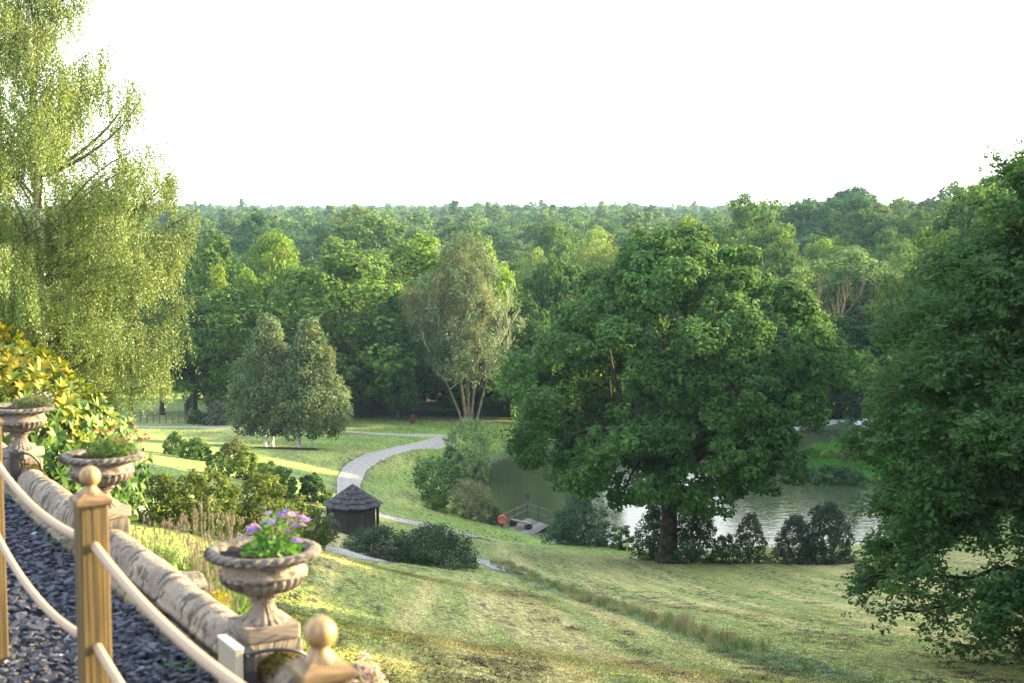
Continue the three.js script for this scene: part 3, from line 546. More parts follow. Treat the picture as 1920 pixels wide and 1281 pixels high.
{
  const g = gp(878, 793), d = -g.z, m = d / FPX, t = thing('poplar_tree', 'pale thin-leaved tree with several leaning bare stems behind the pond shrubs', 'tree', g);
  reseed(101);
  const f = new Fol(30000), stems = [[-0.5, -60, 235, 0.15], [-0.15, -24, 270, 0.2], [0.05, -4, 285, 0.22], [0.3, 16, 265, 0.16], [0.8, 38, 235, 0.15]];
  for (const [x0, leanPx, hp, r] of stems) {
    const w = new Tub(), e = V(x0 + leanPx * m * 1.0, hp * 0.55 * m, rr(-1.2, 1.2)), line = curve(V(x0, -0.3, 0), e, V(-leanPx * m * 0.06, 0.1, 0), 8), ends = [];
    w.tube(line, taper(r, r * 0.55, 8), 7); part(t, 'trunk', w.geo(), palebarkMat);
    const b = new Tub(), up = e.clone().sub(line[5]).normalize();
    growTwigs(b, e, up, hp * 0.27 * m, r * 0.4, 0, ends, 0.62, 0.13);
    for (let k = 0; k < 4; k++) growTwigs(b, line[4 + k], V(rr(-1, 1), 0.6, rr(-1, 1)).normalize(), hp * 0.2 * m, r * 0.26, 1, ends, 0.7, 0.10);
    part(t, 'branches', b.geo(), strawMat);
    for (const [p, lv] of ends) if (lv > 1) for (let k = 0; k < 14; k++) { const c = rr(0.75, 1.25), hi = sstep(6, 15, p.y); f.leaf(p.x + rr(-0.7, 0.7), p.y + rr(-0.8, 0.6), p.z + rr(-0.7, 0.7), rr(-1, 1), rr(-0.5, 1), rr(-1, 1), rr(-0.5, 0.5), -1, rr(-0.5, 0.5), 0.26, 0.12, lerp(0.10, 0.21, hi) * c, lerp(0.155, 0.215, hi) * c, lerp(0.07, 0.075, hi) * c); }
  }
  part(t, 'crown', f.geo(), ONE);
  const haze = crown({ seed: 104, y0: 90 * m, y1: 348 * m, R: (q) => 92 * m * (0.5 + 0.5 * Math.sin(Math.PI * Math.pow(q, 0.8))), n1: 60, r1: 1.2, n2: 8, r2: 0.7, n3: 32, leaf: 0.22, long: 1.8, wide: 0.6, tips: 0.6, flat: 1.2, inner: 0.5, color: [0.135, 0.185, 0.085], goldShare: 0.05 });
  part(t, 'crown', haze.geo, ONE);
}
{
  const b0 = at(1545, 640, 172), g = foot(b0.x, b0.z), t = thing('dead_tree', 'bare grey skeleton of a dead tree against the dark wood on the right', 'tree', g), b = new Tub(), ends = [];
  reseed(103); const hgt = at(1545, 510, 172).y - g.y;
  b.tube(curve(V(0, -0.3, 0), V(0.3, hgt * 0.5, 0), V(0.2, 0, 0), 6), taper(0.2, 0.1, 6), 6); part(t, 'trunk', b.geo(), palebarkMat);
  const c = new Tub(); for (let k = 0; k < 4; k++) growTwigs(c, V(0.3, hgt * rr(0.36, 0.5), 0), V(rr(-0.5, 0.5), 1, rr(-0.5, 0.5)).normalize(), hgt * 0.3, 0.09, 1, ends, 0.45, 0.08); part(t, 'branches', c.geo(), palebarkMat);
}

// ------------------------------------------------------------------ the woods: first the trees that stand out
reseed(201);
const W = (...a) => woodlandTree(...a);
W(425, 540, 150, 230, 'ash', 'mid', 'bluish green feathery ash behind the left silver birch, at the wood edge', { turn: 0.4 });
W(640, 468, 156, 300, 'round', 'mid', 'big broad sycamore behind the silver birches with a thick pale brown trunk', { turn: 1.3 });
W(555, 505, 163, 150, 'ash', 'mid', 'leafy ash filling the gap above the left silver birch', { turn: 2.2 });
W(745, 545, 153, 110, 'round', 'dark', 'dark tree with hanging leaf tufts just left of the pale leaning stems', { turn: 0.9 });
W(793, 442, 178, 200, 'tall', 'fresh', 'tall yellow green tree behind the sycamore, right of its top', { turn: 2.9 });
W(893, 440, 176, 170, 'dome', 'fresh', 'bright yellow green rounded tree above the pale leaning stems', { turn: 4.1 });
W(1040, 483, 165, 210, 'dome', 'dark', 'dark spreading oak in the gap left of the great oak', { turn: 5.0 });
W(985, 560, 158, 130, 'round', 'dark', 'shaded round tree low beside the pale leaning stems', { turn: 3.3 });
W(880, 585, 160, 260, 'round', 'dark', 'deep green understorey tree behind the pale leaning stems', { turn: 1.1 });
W(395, 438, 192, 170, 'round', 'mid', 'mid green rounded tree rising beside the weeping birch edge', { turn: 2.0 });
W(512, 438, 198, 140, 'ash', 'fresh', 'light green feathery tree above the bluish ash', { turn: 3.1 });
W(408, 488, 170, 62, 'slim', 'gold', 'slim yellowing birch between the weeping birch and the ash', { turn: 0.5 });
W(462, 505, 172, 100, 'dome', 'fresh', 'small olive green tree right of the slim yellowing birch', { turn: 0.2 });
W(362, 575, 152, 120, 'layered', 'dark', 'dark green tree half hidden by the hanging birch leaves', { turn: 0.7 });
W(300, 610, 150, 130, 'layered', 'dark', 'small dark tree with drooping leaves by the wire fence', { turn: 4.7, name: 'young_tree' });
W(240, 580, 151, 120, 'layered', 'dark', 'dark tree behind the lowest curtain of the weeping birch', { turn: 2.7, name: 'young_tree' });
W(590, 545, 158, 110, 'tall', 'mid', 'upright green tree directly behind the right silver birch', { turn: 1.9 });
W(705, 480, 168, 150, 'tall', 'mid', 'upright tree with pale tips at the sycamore right shoulder', { turn: 5.5 });
W(690, 405, 285, 230, 'dome', 'mid', 'broad spreading dome tree in the middle distance with sunlit top', { turn: 0.6 });
W(665, 383, 470, 100, 'dome', 'gold', 'pale yellow dome of a tree breaking the skyline at the left', { turn: 0.1 });
W(480, 395, 330, 100, 'round', 'blue', 'dark blue green rounded tree left of the spreading dome tree', { turn: 1.5 });
W(1035, 415, 300, 115, 'dome', 'mid', 'rounded tree with orange tinged right side in the valley', { turn: 3.6 });
W(1008, 470, 255, 100, 'willow', 'pale', 'pale grey green willow low in the valley', { turn: 0.8 });
W(1120, 430, 262, 120, 'willow', 'pale', 'pale yellow grey trees in haze left of the great oak top', { turn: 2.8 });
W(1292, 405, 262, 110, 'dome', 'gold', 'brownish gold tree just over the great oak top', { turn: 2.1 });
W(1412, 367, 232, 120, 'layered', 'mid', 'tall layered tree with a flat rounded head right of the great oak', { turn: 0.5 });
W(1450, 425, 226, 130, 'ash', 'mid', 'bushy green tree under the right side of the layered tree', { turn: 3.0 });
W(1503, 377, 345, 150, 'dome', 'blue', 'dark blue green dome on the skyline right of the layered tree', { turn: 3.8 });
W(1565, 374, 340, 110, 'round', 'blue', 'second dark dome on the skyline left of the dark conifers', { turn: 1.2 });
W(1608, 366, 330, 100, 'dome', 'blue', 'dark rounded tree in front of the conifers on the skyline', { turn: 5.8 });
W(1620, 358, 365, 36, 'spire', 'blue', 'taller dark conifer on the right skyline', { turn: 0.3 });
W(1640, 365, 362, 34, 'spire', 'blue', 'shorter dark conifer on the right skyline', { turn: 0.9 });
W(1595, 470, 190, 250, 'willow', 'grey', 'grey green sallow covering the dark hillside wood behind the pond', { turn: 0.3 });
W(1500, 495, 185, 120, 'slim', 'pale', 'pale thin tree at the shadow edge right of the great oak', { turn: 1.7 });
W(1445, 520, 180, 150, 'ash', 'mid', 'tree whose top shows just behind the great oak right shoulder', { turn: 4.4 });
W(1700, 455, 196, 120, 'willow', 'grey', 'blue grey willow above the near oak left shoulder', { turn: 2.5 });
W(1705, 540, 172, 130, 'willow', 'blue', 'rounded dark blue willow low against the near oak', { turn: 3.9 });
W(1560, 590, 172, 190, 'round', 'dark', 'deep shade tree on the far bank behind the gravel path', { turn: 2.3 });
W(1660, 600, 170, 150, 'tall', 'dark', 'dark upright tree on the far bank close to the near oak', { turn: 5.1 });
W(1470, 600, 176, 150, 'round', 'dark', 'dark tree on the far bank half behind the great oak', { turn: 0.4 });
W(1400, 560, 184, 200, 'round', 'dark', 'dark tree hidden behind the great oak right half', { turn: 0.9 });
W(1838, 342, 232, 90, 'layered', 'mid', 'upright open tree at the top of the right hillside', { turn: 2.2 });
W(1800, 415, 205, 60, 'slim', 'gold', 'orange tipped tree beside the near oak shoulder', { turn: 3.2 });

const thirds = (px, a, b) => ['left end', 'left part', 'middle', 'right part', 'right end'][clamp(Math.floor((px - a) / (b - a) * 5), 0, 4)];
const spot = (d, d0, d1, px, a, b) => ['low', 'lower', 'halfway', 'higher', 'high'][clamp(Math.floor((d - d0) / (d1 - d0) * 5), 0, 4)] + ' on the ' + thirds(px, a, b);
// the wooded hillside on the right, row by row
reseed(202);
{
  const tints = ['fresh', 'mid', 'gold', 'mid', 'fresh', 'mid', 'gold'], kinds = ['round', 'tall', 'ash', 'dome', 'round', 'ash'];
  const word = { fresh: 'light green', mid: 'leaf green', gold: 'yellowing', grey: 'grey green', pale: 'pale', dark: 'dark', blue: 'blue green' };
  for (let d = 196; d < 330; d += 15) for (let x = 34 + rr(0, 6); x < 128; x += rr(9, 13)) {
    const z = -d - rr(-5, 5), px = 960 + x / d * FPX; if (px < 1440 || px > 2120) continue;
    const g = foot(x, z), k = pick(kinds), tn = d < 206 && rnd() < 0.6 ? pick(['grey', 'mid', 'pale']) : pick(tints), wd = rr(8, 12.5), K = KIND[k], line = [[1440, 470], [1520, 440], [1600, 424], [1660, 396], [1720, 368], [1790, 352], [1860, 343], [2200, 330]]; let li = 1; while (li < line.length - 1 && line[li][0] < px) li++;
    const top = at(px, lerp(line[li - 1][1], line[li][1], clamp((px - line[li - 1][0]) / (line[li][0] - line[li - 1][0]), 0, 1)) + rr(-6, 14), d).y - g.y, h = Math.min(rr(11, 15.5), top); if (h < 6) continue;
    const t = thing('hillside_tree', word[tn] + ' tree ' + spot(d, 196, 330, px, 1440, 1920) + ' of the right hillside wood', 'tree', g, rr(0, 6.28), word[tn] + ' hillside trees ' + spot(d, 196, 330, px, 1440, 1920));
    t.scale.set(wd / 2 / K.R0, h / K.H0, wd / 2 / K.R0); part(t, 'trunk', K.trunk, barkMat); part(t, 'crown', K.crown, GREEN[tn]);
  }
  // the wood goes on past the right edge, round the pond: it shades the lawns
  const pw = thing('pond_wood', 'dense dark wood closing in round the right side of the pond and slope', 'wood', V(0, 0, 0)), sets = { round: [], dome: [], tall: [] }; pw.userData.kind = 'stuff';
  for (const [x, z, h] of [[14, -12, 6.5], [15, -17, 7.5], [16, -23, 8.5], [18, -13, 6.5], [19, -21, 8], [23, -16, 8], [20, -30, 9], [26, -26, 9.5], [25, -36, 11], [27, -46, 14], [34, -55, 16], [33, -40, 14], [30, -66, 17], [42, -74, 19], [50, -62, 19], [58, -78, 21], [52, -96, 22], [62, -110, 24], [70, -92, 24], [66, -64, 20], [80, -78, 22], [74, -124, 25], [86, -108, 25], [60, -134, 23], [72, -150, 25], [86, -140, 25], [56, -152, 20], [64, -162, 22], [57, -172, 18], [70, -172, 20], [78, -164, 23], [66, -144, 22], [50, -168, 15], [52, -120, 24], [53, -127, 25], [55, -142, 25], [54, -147, 25], [52, -159, 25], [57, -166, 25], [60, -86, 24], [62, -98, 24], [76, -100, 26], [48, -74, 19], [56, -70, 20], [40, -48, 16], [52, -44, 17], [98, -126, 26], [98, -92, 24]]) { const k = pick(['round', 'dome', 'tall']), K = KIND[k], g = foot(x, z), wd = h * rr(0.62, 0.8) / 2 / K.R0; sets[k].push(M4(g.x, g.y, g.z, 0, rr(0, 6.28), 0, wd, h / K.H0, wd)); }
  for (const k in sets) { copies(pw, 'trunks', KIND[k].trunk, barkMat, sets[k], null, true); copies(pw, 'crowns', KIND[k].crown, GREEN.mid, sets[k], null, true); }
}
// the wood behind the lawn and across the valley
reseed(203);
{
  const word = { dark: 'dark green', mid: 'mid green', fresh: 'light green', blue: 'blue green', gold: 'yellowing', grey: 'grey green', pale: 'pale' };
  const put = (x, z, k, tn, h, wd, where) => { const K = KIND[k], g = foot(x, z), t = thing('valley_tree', word[tn] + ' rounded tree ' + where, 'tree', g, rr(0, 6.28), word[tn] + ' trees ' + where); t.scale.set(wd / 2 / K.R0, h / K.H0, wd / 2 / K.R0); part(t, 'trunk', K.trunk, barkMat); part(t, 'crown', K.crown, GREEN[tn]); };
  for (let px = 450; px < 1400; px += 74) { const d = rr(168, 184), x = (px + rr(-15, 15) - 960) / FPX * d; put(x, -d, pick(['round', 'ash', 'dome', 'tall']), pick(['mid', 'mid', 'dark', 'fresh']), rr(8, 11.5), rr(9, 12), 'in the dense wood just behind the lawn, ' + thirds(px, 150, 1400)); }
  for (let px = 120; px < 1440; px += 66) { const d = rr(198, 222), x = (px + rr(-20, 20) - 960) / FPX * d; put(x, -d, pick(['round', 'ash', 'dome', 'tall']), pick(['mid', 'fresh', 'mid', 'dark']), rr(11, 14), rr(9, 12), 'in the second rank of the wood, ' + thirds(px, 120, 1440)); }
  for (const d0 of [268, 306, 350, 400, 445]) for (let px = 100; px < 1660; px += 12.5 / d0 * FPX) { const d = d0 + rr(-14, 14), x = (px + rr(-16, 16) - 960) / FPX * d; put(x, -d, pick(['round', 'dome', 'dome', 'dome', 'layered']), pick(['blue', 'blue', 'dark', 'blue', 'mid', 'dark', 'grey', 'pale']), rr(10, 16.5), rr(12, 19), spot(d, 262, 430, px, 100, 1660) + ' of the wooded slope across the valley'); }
}
// woods that read as one mass, ridge behind ridge
reseed(204);
{
  const mk = (seed, o = {}) => crown({ seed, y0: 1.5, y1: 13, R: (h) => 5.6 * bump(0.8)(h), n1: 20, r1: 2.0, n2: 7, r2: 1.1, n3: 12, leaf: 0.75, ...o }).geo, far = [mk(301), mk(302), mk(303, { R: (h) => 3.2 * Math.pow(1 - h, 0.7), y1: 16, flat: 0.5, r1: 1.3 })];
  const bands = [[470, 560], [600, 780], [830, 1150], [1250, 1800], [1900, 2600]];
  bands.forEach(([d0, d1], b) => {
    const mats = [[], [], []], cols = [[], [], []];
    for (let d = d0; d < d1; d *= 1.035) for (let x = -0.42 * d; x < 0.42 * d; x += rr(8, 13) * (1 + d / 3500)) { const z = -d * rr(0.985, 1.015), k = rnd() < 0.04 ? 2 : rnd() < 0.5 ? 0 : 1, s = rr(0.7, 1.15) * (0.62 + 0.8 * fbm(x / 45 + d, z / 45, 2)) * (k === 2 ? 1.15 : 1), e = rr(0.7, 1.3), y = rnd() < 0.12 ? 1.5 : 1; mats[k].push(M4(x, H(x, z) - 0.5, z, 0, rr(0, 6.28), 0, s * rr(0.9, 1.25), s, s * rr(0.9, 1.25))); cols[k].push(new THREE.Color().setRGB(e * y, e * (1 + (y - 1) * 0.6), e)); }
    const t = thing('distant_wood', 'distant woodland canopy ' + ['on the nearest ridge across the valley', 'just behind the nearest ridge', 'on the middle ridge', 'on the hazy ridge', 'on the last skyline ridge'][b], 'wood', V(0, 0, 0)); t.userData.kind = 'stuff';
    for (let k = 0; k < 3; k++) copies(t, k === 2 ? 'conifers' : 'crowns', far[k], GREEN.mid, mats[k], cols[k], true);
  });
}
// ------------------------------------------------------------------ shrubs
function shrub(name, px0, px1, pyTop, pyBase, col, label, o = {}) {
  const g = gp((px0 + px1) / 2, pyBase), d = -g.z, m = d / FPX, w = (px1 - px0) / 2 * m, h = (pyBase - pyTop) * m * 1.02, seed = o.seed ?? Math.round(px0 * 7 + pyTop);
  const round = name === 'clipped_shrub' || name === 'rounded_shrub', leaf = o.leaf ?? Math.max(0.05, d / 1422 * (round ? 1.3 : 1.5)), area = w * w * 2 + w * h * 3, count = clamp(area / (leaf * leaf) * (o.dense ?? (round ? 5.5 : 3.6)), 900, 26000), n1 = o.n1 ?? Math.round(clamp(w * 14, 14, 60)), n2 = 7, n3 = Math.max(4, Math.round(count / n1 / n2));
  const c = crown({ seed, y0: -0.05 * h, y1: h, R: o.R ?? ((q) => w * Math.pow(Math.max(0, 1 - Math.pow(q, 2.2)), 0.5)), n1, r1: Math.min(w, h) * (o.r1 ?? (round ? 0.42 : 0.34)), n2, r2: Math.min(w, h) * (o.r2 ?? 0.16), n3, leaf, color: col, tips: o.tips ?? (round ? 0.07 : 0.15), long: o.long ?? 1.4, wide: o.wide ?? 1, flat: o.flat ?? 0.75, lob: o.lob ?? 0.12, goldShare: o.gold ?? 0, hang: o.hang ?? -0.2, inner: 0.25, extra: o.extra });
  const t = thing(name, label, o.cat ?? 'shrub', g, 0, o.group);
  const b = new Tub(); reseed(seed + 3); for (let i = 0; i < (o.stems ?? 7); i++) { const a = rr(0, 6.28); b.tube(curve(V(rr(-0.1, 0.1), -0.1, rr(-0.1, 0.1)), V(Math.cos(a) * w * 0.6, h * rr(0.4, 0.75), Math.sin(a) * w * 0.6), V(0, -0.08, 0), 4), taper(Math.min(0.07, h * 0.04), 0.012, 4), 5); }
  part(t, 'stems', b.geo(), twigMat); part(t, 'foliage', c.geo, o.mat ?? ONE);
  return t;
}
const DK = [0.055, 0.105, 0.026], MD = [0.090, 0.168, 0.034], YG = [0.150, 0.215, 0.036], OL = [0.125, 0.150, 0.045], GY = [0.10, 0.125, 0.080], LT = [0.12, 0.185, 0.055];
shrub('clipped_shrub', 305, 352, 810, 853, MD, 'farthest and leftmost of the clipped round shrubs on the left lawn', { n1: 30, r1: 0.3, tips: 0.04 });
shrub('clipped_shrub', 340, 396, 820, 862, MD, 'second clipped round shrub on the left lawn, touching the farthest one', { n1: 30, r1: 0.3, tips: 0.04 });
shrub('rounded_shrub', 398, 472, 825, 872, OL, 'pale olive shrub at the back of the rounded shrub cluster', {});
shrub('rounded_shrub', 383, 432, 845, 893, MD, 'dark green rounded shrub at the left end of the cluster', {});
shrub('rounded_shrub', 425, 497, 842, 901, YG, 'bright yellow green rounded shrub in the middle of the cluster', {});
shrub('rounded_shrub', 470, 540, 866, 916, YG, 'yellow tipped shrub in front of the cluster, left of the thatched hut', {});
shrub('rounded_shrub', 495, 566, 876, 934, MD, 'broad mid green shrub between the yellow tipped shrub and the small dark bush', {});
shrub('rounded_shrub', 548, 618, 888, 940, DK, 'small dark open bush just left of the hut roof', { tips: 0.2 });
// the rhododendrons in the sun
const rho = (q) => Math.pow(Math.max(0, 1 - Math.pow(q, 3.2)), 0.5);
for (const [a, b, c, d, lab, sd] of [[244, 352, 888, 982, 'left rhododendron mound of the sunlit bank behind the wall', 1], [310, 450, 880, 996, 'middle and largest rhododendron mound of the sunlit bank', 2], [425, 560, 886, 1012, 'right rhododendron mound of the sunlit bank, dark underneath', 3], [545, 617, 948, 1022, 'loose olive bush at the right end of the rhododendron bank', 4]]) {
  const g = gp((a + b) / 2, d), w = (b - a) / 2 * -g.z / FPX;
  shrub('rhododendron', a, b, c, d, [0.105, 0.145, 0.028], lab, { seed: 400 + sd, leaf: 0.062, long: 1.9, wide: 0.8, n1: 64, r1: 0.30, r2: 0.13, dense: 3.6, gold: 0.04, flat: 0.62, tips: 0.12, R: (q) => w * (0.86 + 0.30 * Math.sin(q * 2.6)) * rho(q), stems: 14 });
}
// the low dark bushes in front of the hut
shrub('cotoneaster', 636, 770, 985, 1042, [0.064, 0.104, 0.050], 'low dark spreading bush directly in front of the thatched hut', { flat: 0.5, n1: 60, r1: 0.3, tips: 0.3 });
shrub('cotoneaster', 735, 893, 983, 1058, [0.059, 0.098, 0.045], 'long dark spreading bush right of the hut, ending at the gravel path', { flat: 0.5, n1: 80, r1: 0.3, tips: 0.35, extra: [[1.75, 0.75, 0.2, 0.4], [2.0, 0.6, 0, 0.3]] });
shrub('heather_clump', 690, 748, 1016, 1050, [0.105, 0.101, 0.084], 'greyish brown low clump at the front edge of the dark bushes', { tips: 0.3 });
shrub('grey_shrub', 598, 642, 962, 1014, GY, 'small wispy grey shrub at the left foot of the hut', { long: 3, wide: 0.4, tips: 0.6, dense: 1.2 });
shrub('flowering_shrub', 672, 712, 962, 1004, YG, 'light green upright plant with pale flower heads against the hut wall', { long: 2, tips: 0.5, dense: 1.2 });
shrub('heather_clump', 588, 616, 998, 1022, DK, 'tiny dark clump by the gravel path at the rhododendron foot', {});
// along the pond's left shore
const fan = (w) => (q) => w * (0.45 + 0.75 * Math.pow(q, 0.8)) * Math.pow(Math.max(0, 1 - Math.pow(q, 5)), 0.5);
{
  const g = gp(884, 896), m = -g.z / FPX;
  shrub('willow_shrub', 832, 938, 788, 897, [0.19, 0.28, 0.10], 'tall upright pale green willow shrub at the head of the pond', { R: fan(50 * m), leaf: 0.15, long: 2.6, wide: 0.5, tips: 0.6, hang: -0.9, n1: 80, r1: 0.18, r2: 0.10, dense: 2.4, flat: 1.5 });
  shrub('willow_shrub', 822, 872, 838, 905, [0.070, 0.112, 0.049], 'shaded left skirt of shrubs under the pale willow', { long: 2, wide: 0.6, tips: 0.4 });
  shrub('alder_shrub', 778, 860, 860, 944, [0.12, 0.20, 0.06], 'leafy green shrub on the pond shore nearest the curved path', { R: fan(36 * m), tips: 0.5, leaf: 0.15, n1: 60, r1: 0.22, flat: 1.2 });
  shrub('sedge_clump', 798, 838, 928, 957, [0.115, 0.19, 0.032], 'small bright green tuft at the lawn edge below the shore shrubs', { long: 4, wide: 0.3, tips: 0.5, hang: -1 });
  shrub('sallow_shrub', 843, 918, 903, 972, [0.20, 0.205, 0.10], 'olive tan feathery shrub beside the pond deck', { R: fan(34 * m), leaf: 0.14, long: 3, wide: 0.4, tips: 0.6, hang: -1, n1: 60, r1: 0.2, flat: 1.4 });
  shrub('reed_clump', 893, 940, 944, 982, [0.075, 0.105, 0.05], 'low green reeds between the tan shrub and the deck', { long: 5, wide: 0.2, tips: 0.6, hang: -1.4 });
}
// along the bank under the great oak
shrub('bank_shrub', 1028, 1142, 928, 1020, [0.084, 0.138, 0.072], 'broad dark shrub on the bank right beside the pond deck', { n1: 70, tips: 0.3, r1: 0.32, dense: 4.2 });
shrub('bank_shrub', 1138, 1192, 985, 1030, MD, 'low lighter green shrub behind the yellow sign', { tips: 0.4 });
shrub('bank_shrub', 1188, 1264, 945, 1051, [0.088, 0.147, 0.063], 'tall dark shrub just left of the great oak trunk', { n1: 70, tips: 0.3, r1: 0.32, dense: 4.2 });
shrub('bank_shrub', 1250, 1352, 940, 1055, [0.093, 0.156, 0.068], 'tall dark shrub just right of the great oak trunk', { n1: 70, tips: 0.3, r1: 0.32, dense: 4.2 });
shrub('bank_shrub', 1372, 1440, 962, 1055, [0.102, 0.165, 0.063], 'light leafy shrub with water glinting on both its sides', { n1: 60, tips: 0.4, r1: 0.30, dense: 3.0 });
shrub('bank_shrub', 1452, 1530, 965, 1056, [0.084, 0.126, 0.088], 'dark grey green willow shrub left of the near oak', { n1: 70, tips: 0.35, r1: 0.32, dense: 4.2, long: 2.2, wide: 0.6 });
shrub('bank_shrub', 1500, 1600, 940, 1056, [0.080, 0.121, 0.072], 'dark shrub on the bank partly behind the near oak leaves', { n1: 70, tips: 0.35, r1: 0.32, dense: 4.2 });
shrub('bank_shrub', 1332, 1384, 1000, 1056, [0.095, 0.158, 0.063], 'small dark shrub in the gap right of the trunk shrubs', { tips: 0.4 });
// bushes on the island and the far shore
function isleShrub(name, px, py, w, h, col, label, o = {}) { const t = shrub(name, px - w / 2, px + w / 2, py - h, py, col, label, o); t.position.y = Math.max(t.position.y, WATER); return t; }
isleShrub('clipped_shrub', 1517, 862, 40, 24, MD, 'clipped dome shaped shrub on the pond island', { tips: 0.03, n1: 40 });
isleShrub('rounded_shrub', 1553, 866, 38, 22, YG, 'yellowish loose shrub beside the clipped dome on the island', { tips: 0.4 });
isleShrub('rounded_shrub', 1590, 868, 60, 30, OL, 'olive shrub on the island at the foot of the white rotunda', { tips: 0.3 });
isleShrub('ground_cover', 1560, 915, 120, 30, [0.06, 0.11, 0.035], 'low leafy planting along the front shore of the island', { flat: 0.35, n1: 60 });
shrub('undergrowth', 1490, 1580, 728, 790, DK, 'dark undergrowth on the far bank just above the gravel path end', { n1: 60 });
shrub('undergrowth', 1560, 1650, 722, 783, [0.045, 0.085, 0.025], 'darker taller undergrowth on the far bank beside the near oak edge', { n1: 60 });
shrub('reed_clump', 1500, 1538, 788, 816, [0.12, 0.10, 0.045], 'brown reed tuft at the end of the far bank path', { long: 5, wide: 0.2, hang: -1.4, tips: 0.5 });
shrub('bramble_patch', 380, 430, 752, 796, [0.112, 0.126, 0.084], 'greyish brambles beyond the post and rail fence', { tips: 0.4 });
shrub('bramble_patch', 345, 392, 768, 794, [0.06, 0.11, 0.03], 'low green brambles at the foot of the post and rail fence', { tips: 0.3 });

// tall grass left standing along the gully, and grass on the island
reseed(501);
{
  const tuft = (seed, n, h, col, lean) => { reseed(seed); const f = new Fol(n); for (let i = 0; i < n; i++) { const hh = h * rr(0.5, 1.2), a = rr(0, 6.28), x = rr(-0.16, 0.16), z = rr(-0.16, 0.16), e = rr(0.7, 1.3), l = lean * rr(0.2, 1); f.leaf(x + Math.cos(a) * l * hh / 2, hh / 2, z + Math.sin(a) * l * hh / 2, Math.cos(a + 1.57), 0.1, Math.sin(a + 1.57), Math.cos(a) * l, 1, Math.sin(a) * l, hh, rr(0.012, 0.022), col[0] * e, col[1] * e, col[2] * e); } return f.geo(); };
  const kinds = [tuft(1, 34, 0.42, [0.13, 0.19, 0.05], 0.6), tuft(2, 30, 0.46, [0.32, 0.30, 0.14], 0.5), tuft(3, 16, 0.75, [0.24, 0.19, 0.10], 0.22)], mats = [[], [], []], cols = [[], [], []];
  reseed(502);
  const L = new THREE.CatmullRomCurve3(STRIP), len = L.getLength();
  for (let s = 0; s < len; s += 0.11) {
    const u = s / len, p = L.getPointAt(u), w = 0.65 * (0.6 + 0.7 * vnoise(s / 3, 2)), x = p.x + rr(-w, w), z = p.z + rr(-w, w) * 0.6, dock = u > 0.62 && u < 0.8 ? 0.35 : u > 0.3 && u < 0.6 ? 0.1 : 0.04, gone = vnoise(s / 1.7, 8) < 0.22;
    if (gone && u < 0.62) continue; if (u > 0.84 && rnd() < 0.9) continue;
    const k = rnd() < dock ? 2 : rnd() < 0.5 ? 0 : 1, e = rr(0.8, 1.2); mats[k].push(M4(x, H(x, z) - 0.02, z, 0, rr(0, 6.28), 0, rr(0.4, 0.8))); cols[k].push(new THREE.Color().setRGB(e, e, e));
  }
  const t = thing('tall_grass', 'strip of long unmown grass and brown dock stems crossing the mown slope', 'grass', V(0, 0, 0)); t.userData.kind = 'stuff';
  for (let k = 0; k < 3; k++) copies(t, 'blades', kinds[k], ONE, mats[k], cols[k], true);
  // short rough tufts and dried clippings of the mown slope
  const short = tuft(4, 10, 0.035, [0.105, 0.150, 0.036], 1.6), m2 = [], c2 = [], clip = (() => { reseed(9); const f = new Fol(26); for (let i = 0; i < 26; i++) { const e = rr(0.6, 1.3); f.leaf(rr(-0.16, 0.16), rr(0, 0.035), rr(-0.07, 0.07), rr(-0.4, 0.4), 1, rr(-0.4, 0.4), rr(-1, 1), 0, rr(-0.4, 0.4), rr(0.05, 0.12), rr(0.008, 0.02), 0.085 * e, 0.07 * e, 0.045 * e); } return f.geo(); })(), m3 = [], c3 = [];
  reseed(503);
  for (let i = 0; i < 36000; i++) { const d = 9 + 42 * Math.pow(rnd(), 1.35), x = rr(-0.24, 0.42) * d, z = -d; if (0.867 * x + 0.499 * d < 3.4) continue; const y = H(x, z), c = lawnTone(x, z), e = rr(0.75, 1.3); m2.push(M4(x, y - 0.012, z, 0, rr(0, 6.28), 0, rr(0.6, 1.25))); c2.push(new THREE.Color().setRGB(c[0] / 0.105 * e, c[1] / 0.150 * e, c[2] / 0.036 * e)); }
  for (let i = 0; i < 7000; i++) { const d = 10 + 50 * Math.pow(rnd(), 1.1), x = rr(-0.2, 0.4) * d, z = -d; if (0.867 * x + 0.499 * d < 3.6) continue; const a = x * ACROSS.x + z * ACROSS.z, l = x * LONG.x + z * LONG.z; if (fbm(a / 0.9, l / 7, 3) < 0.56) continue; const e = rr(0.6, 1.2), sc = rr(0.5, 1.6); m3.push(M4(x, H(x, z) + 0.005, z, 0, rr(-0.4, 0.4), 0, sc * 1.2, sc, sc)); c3.push(new THREE.Color().setRGB(e * 0.8, e * 0.75, e * 0.7)); }
  const g2 = thing('mown_grass', 'short rough grass of the near slope with dried clippings', 'grass', V(0, 0, 0)); g2.userData.kind = 'stuff';
  copies(g2, 'blades', short, ONE, m2, c2, true); copies(g2, 'clippings', clip, ONE, m3, c3, true);
  const m4 = [], c4 = [];
  for (let i = 0; i < 1600; i++) { const a = rr(0, 6.28), r = Math.sqrt(rnd()) * 0.95, x = ISLE.x + Math.cos(a) * r * ISLE.rx, z = ISLE.z + Math.sin(a) * r * ISLE.rz, y = H(x, z); if (y < WATER + 0.1) continue; const e = rr(0.8, 1.3); m4.push(M4(x, y, z, 0, rr(0, 6.28), 0, rr(1.0, 1.9))); c4.push(new THREE.Color().setRGB(0.75 * e, 1.35 * e, 0.8 * e)); }
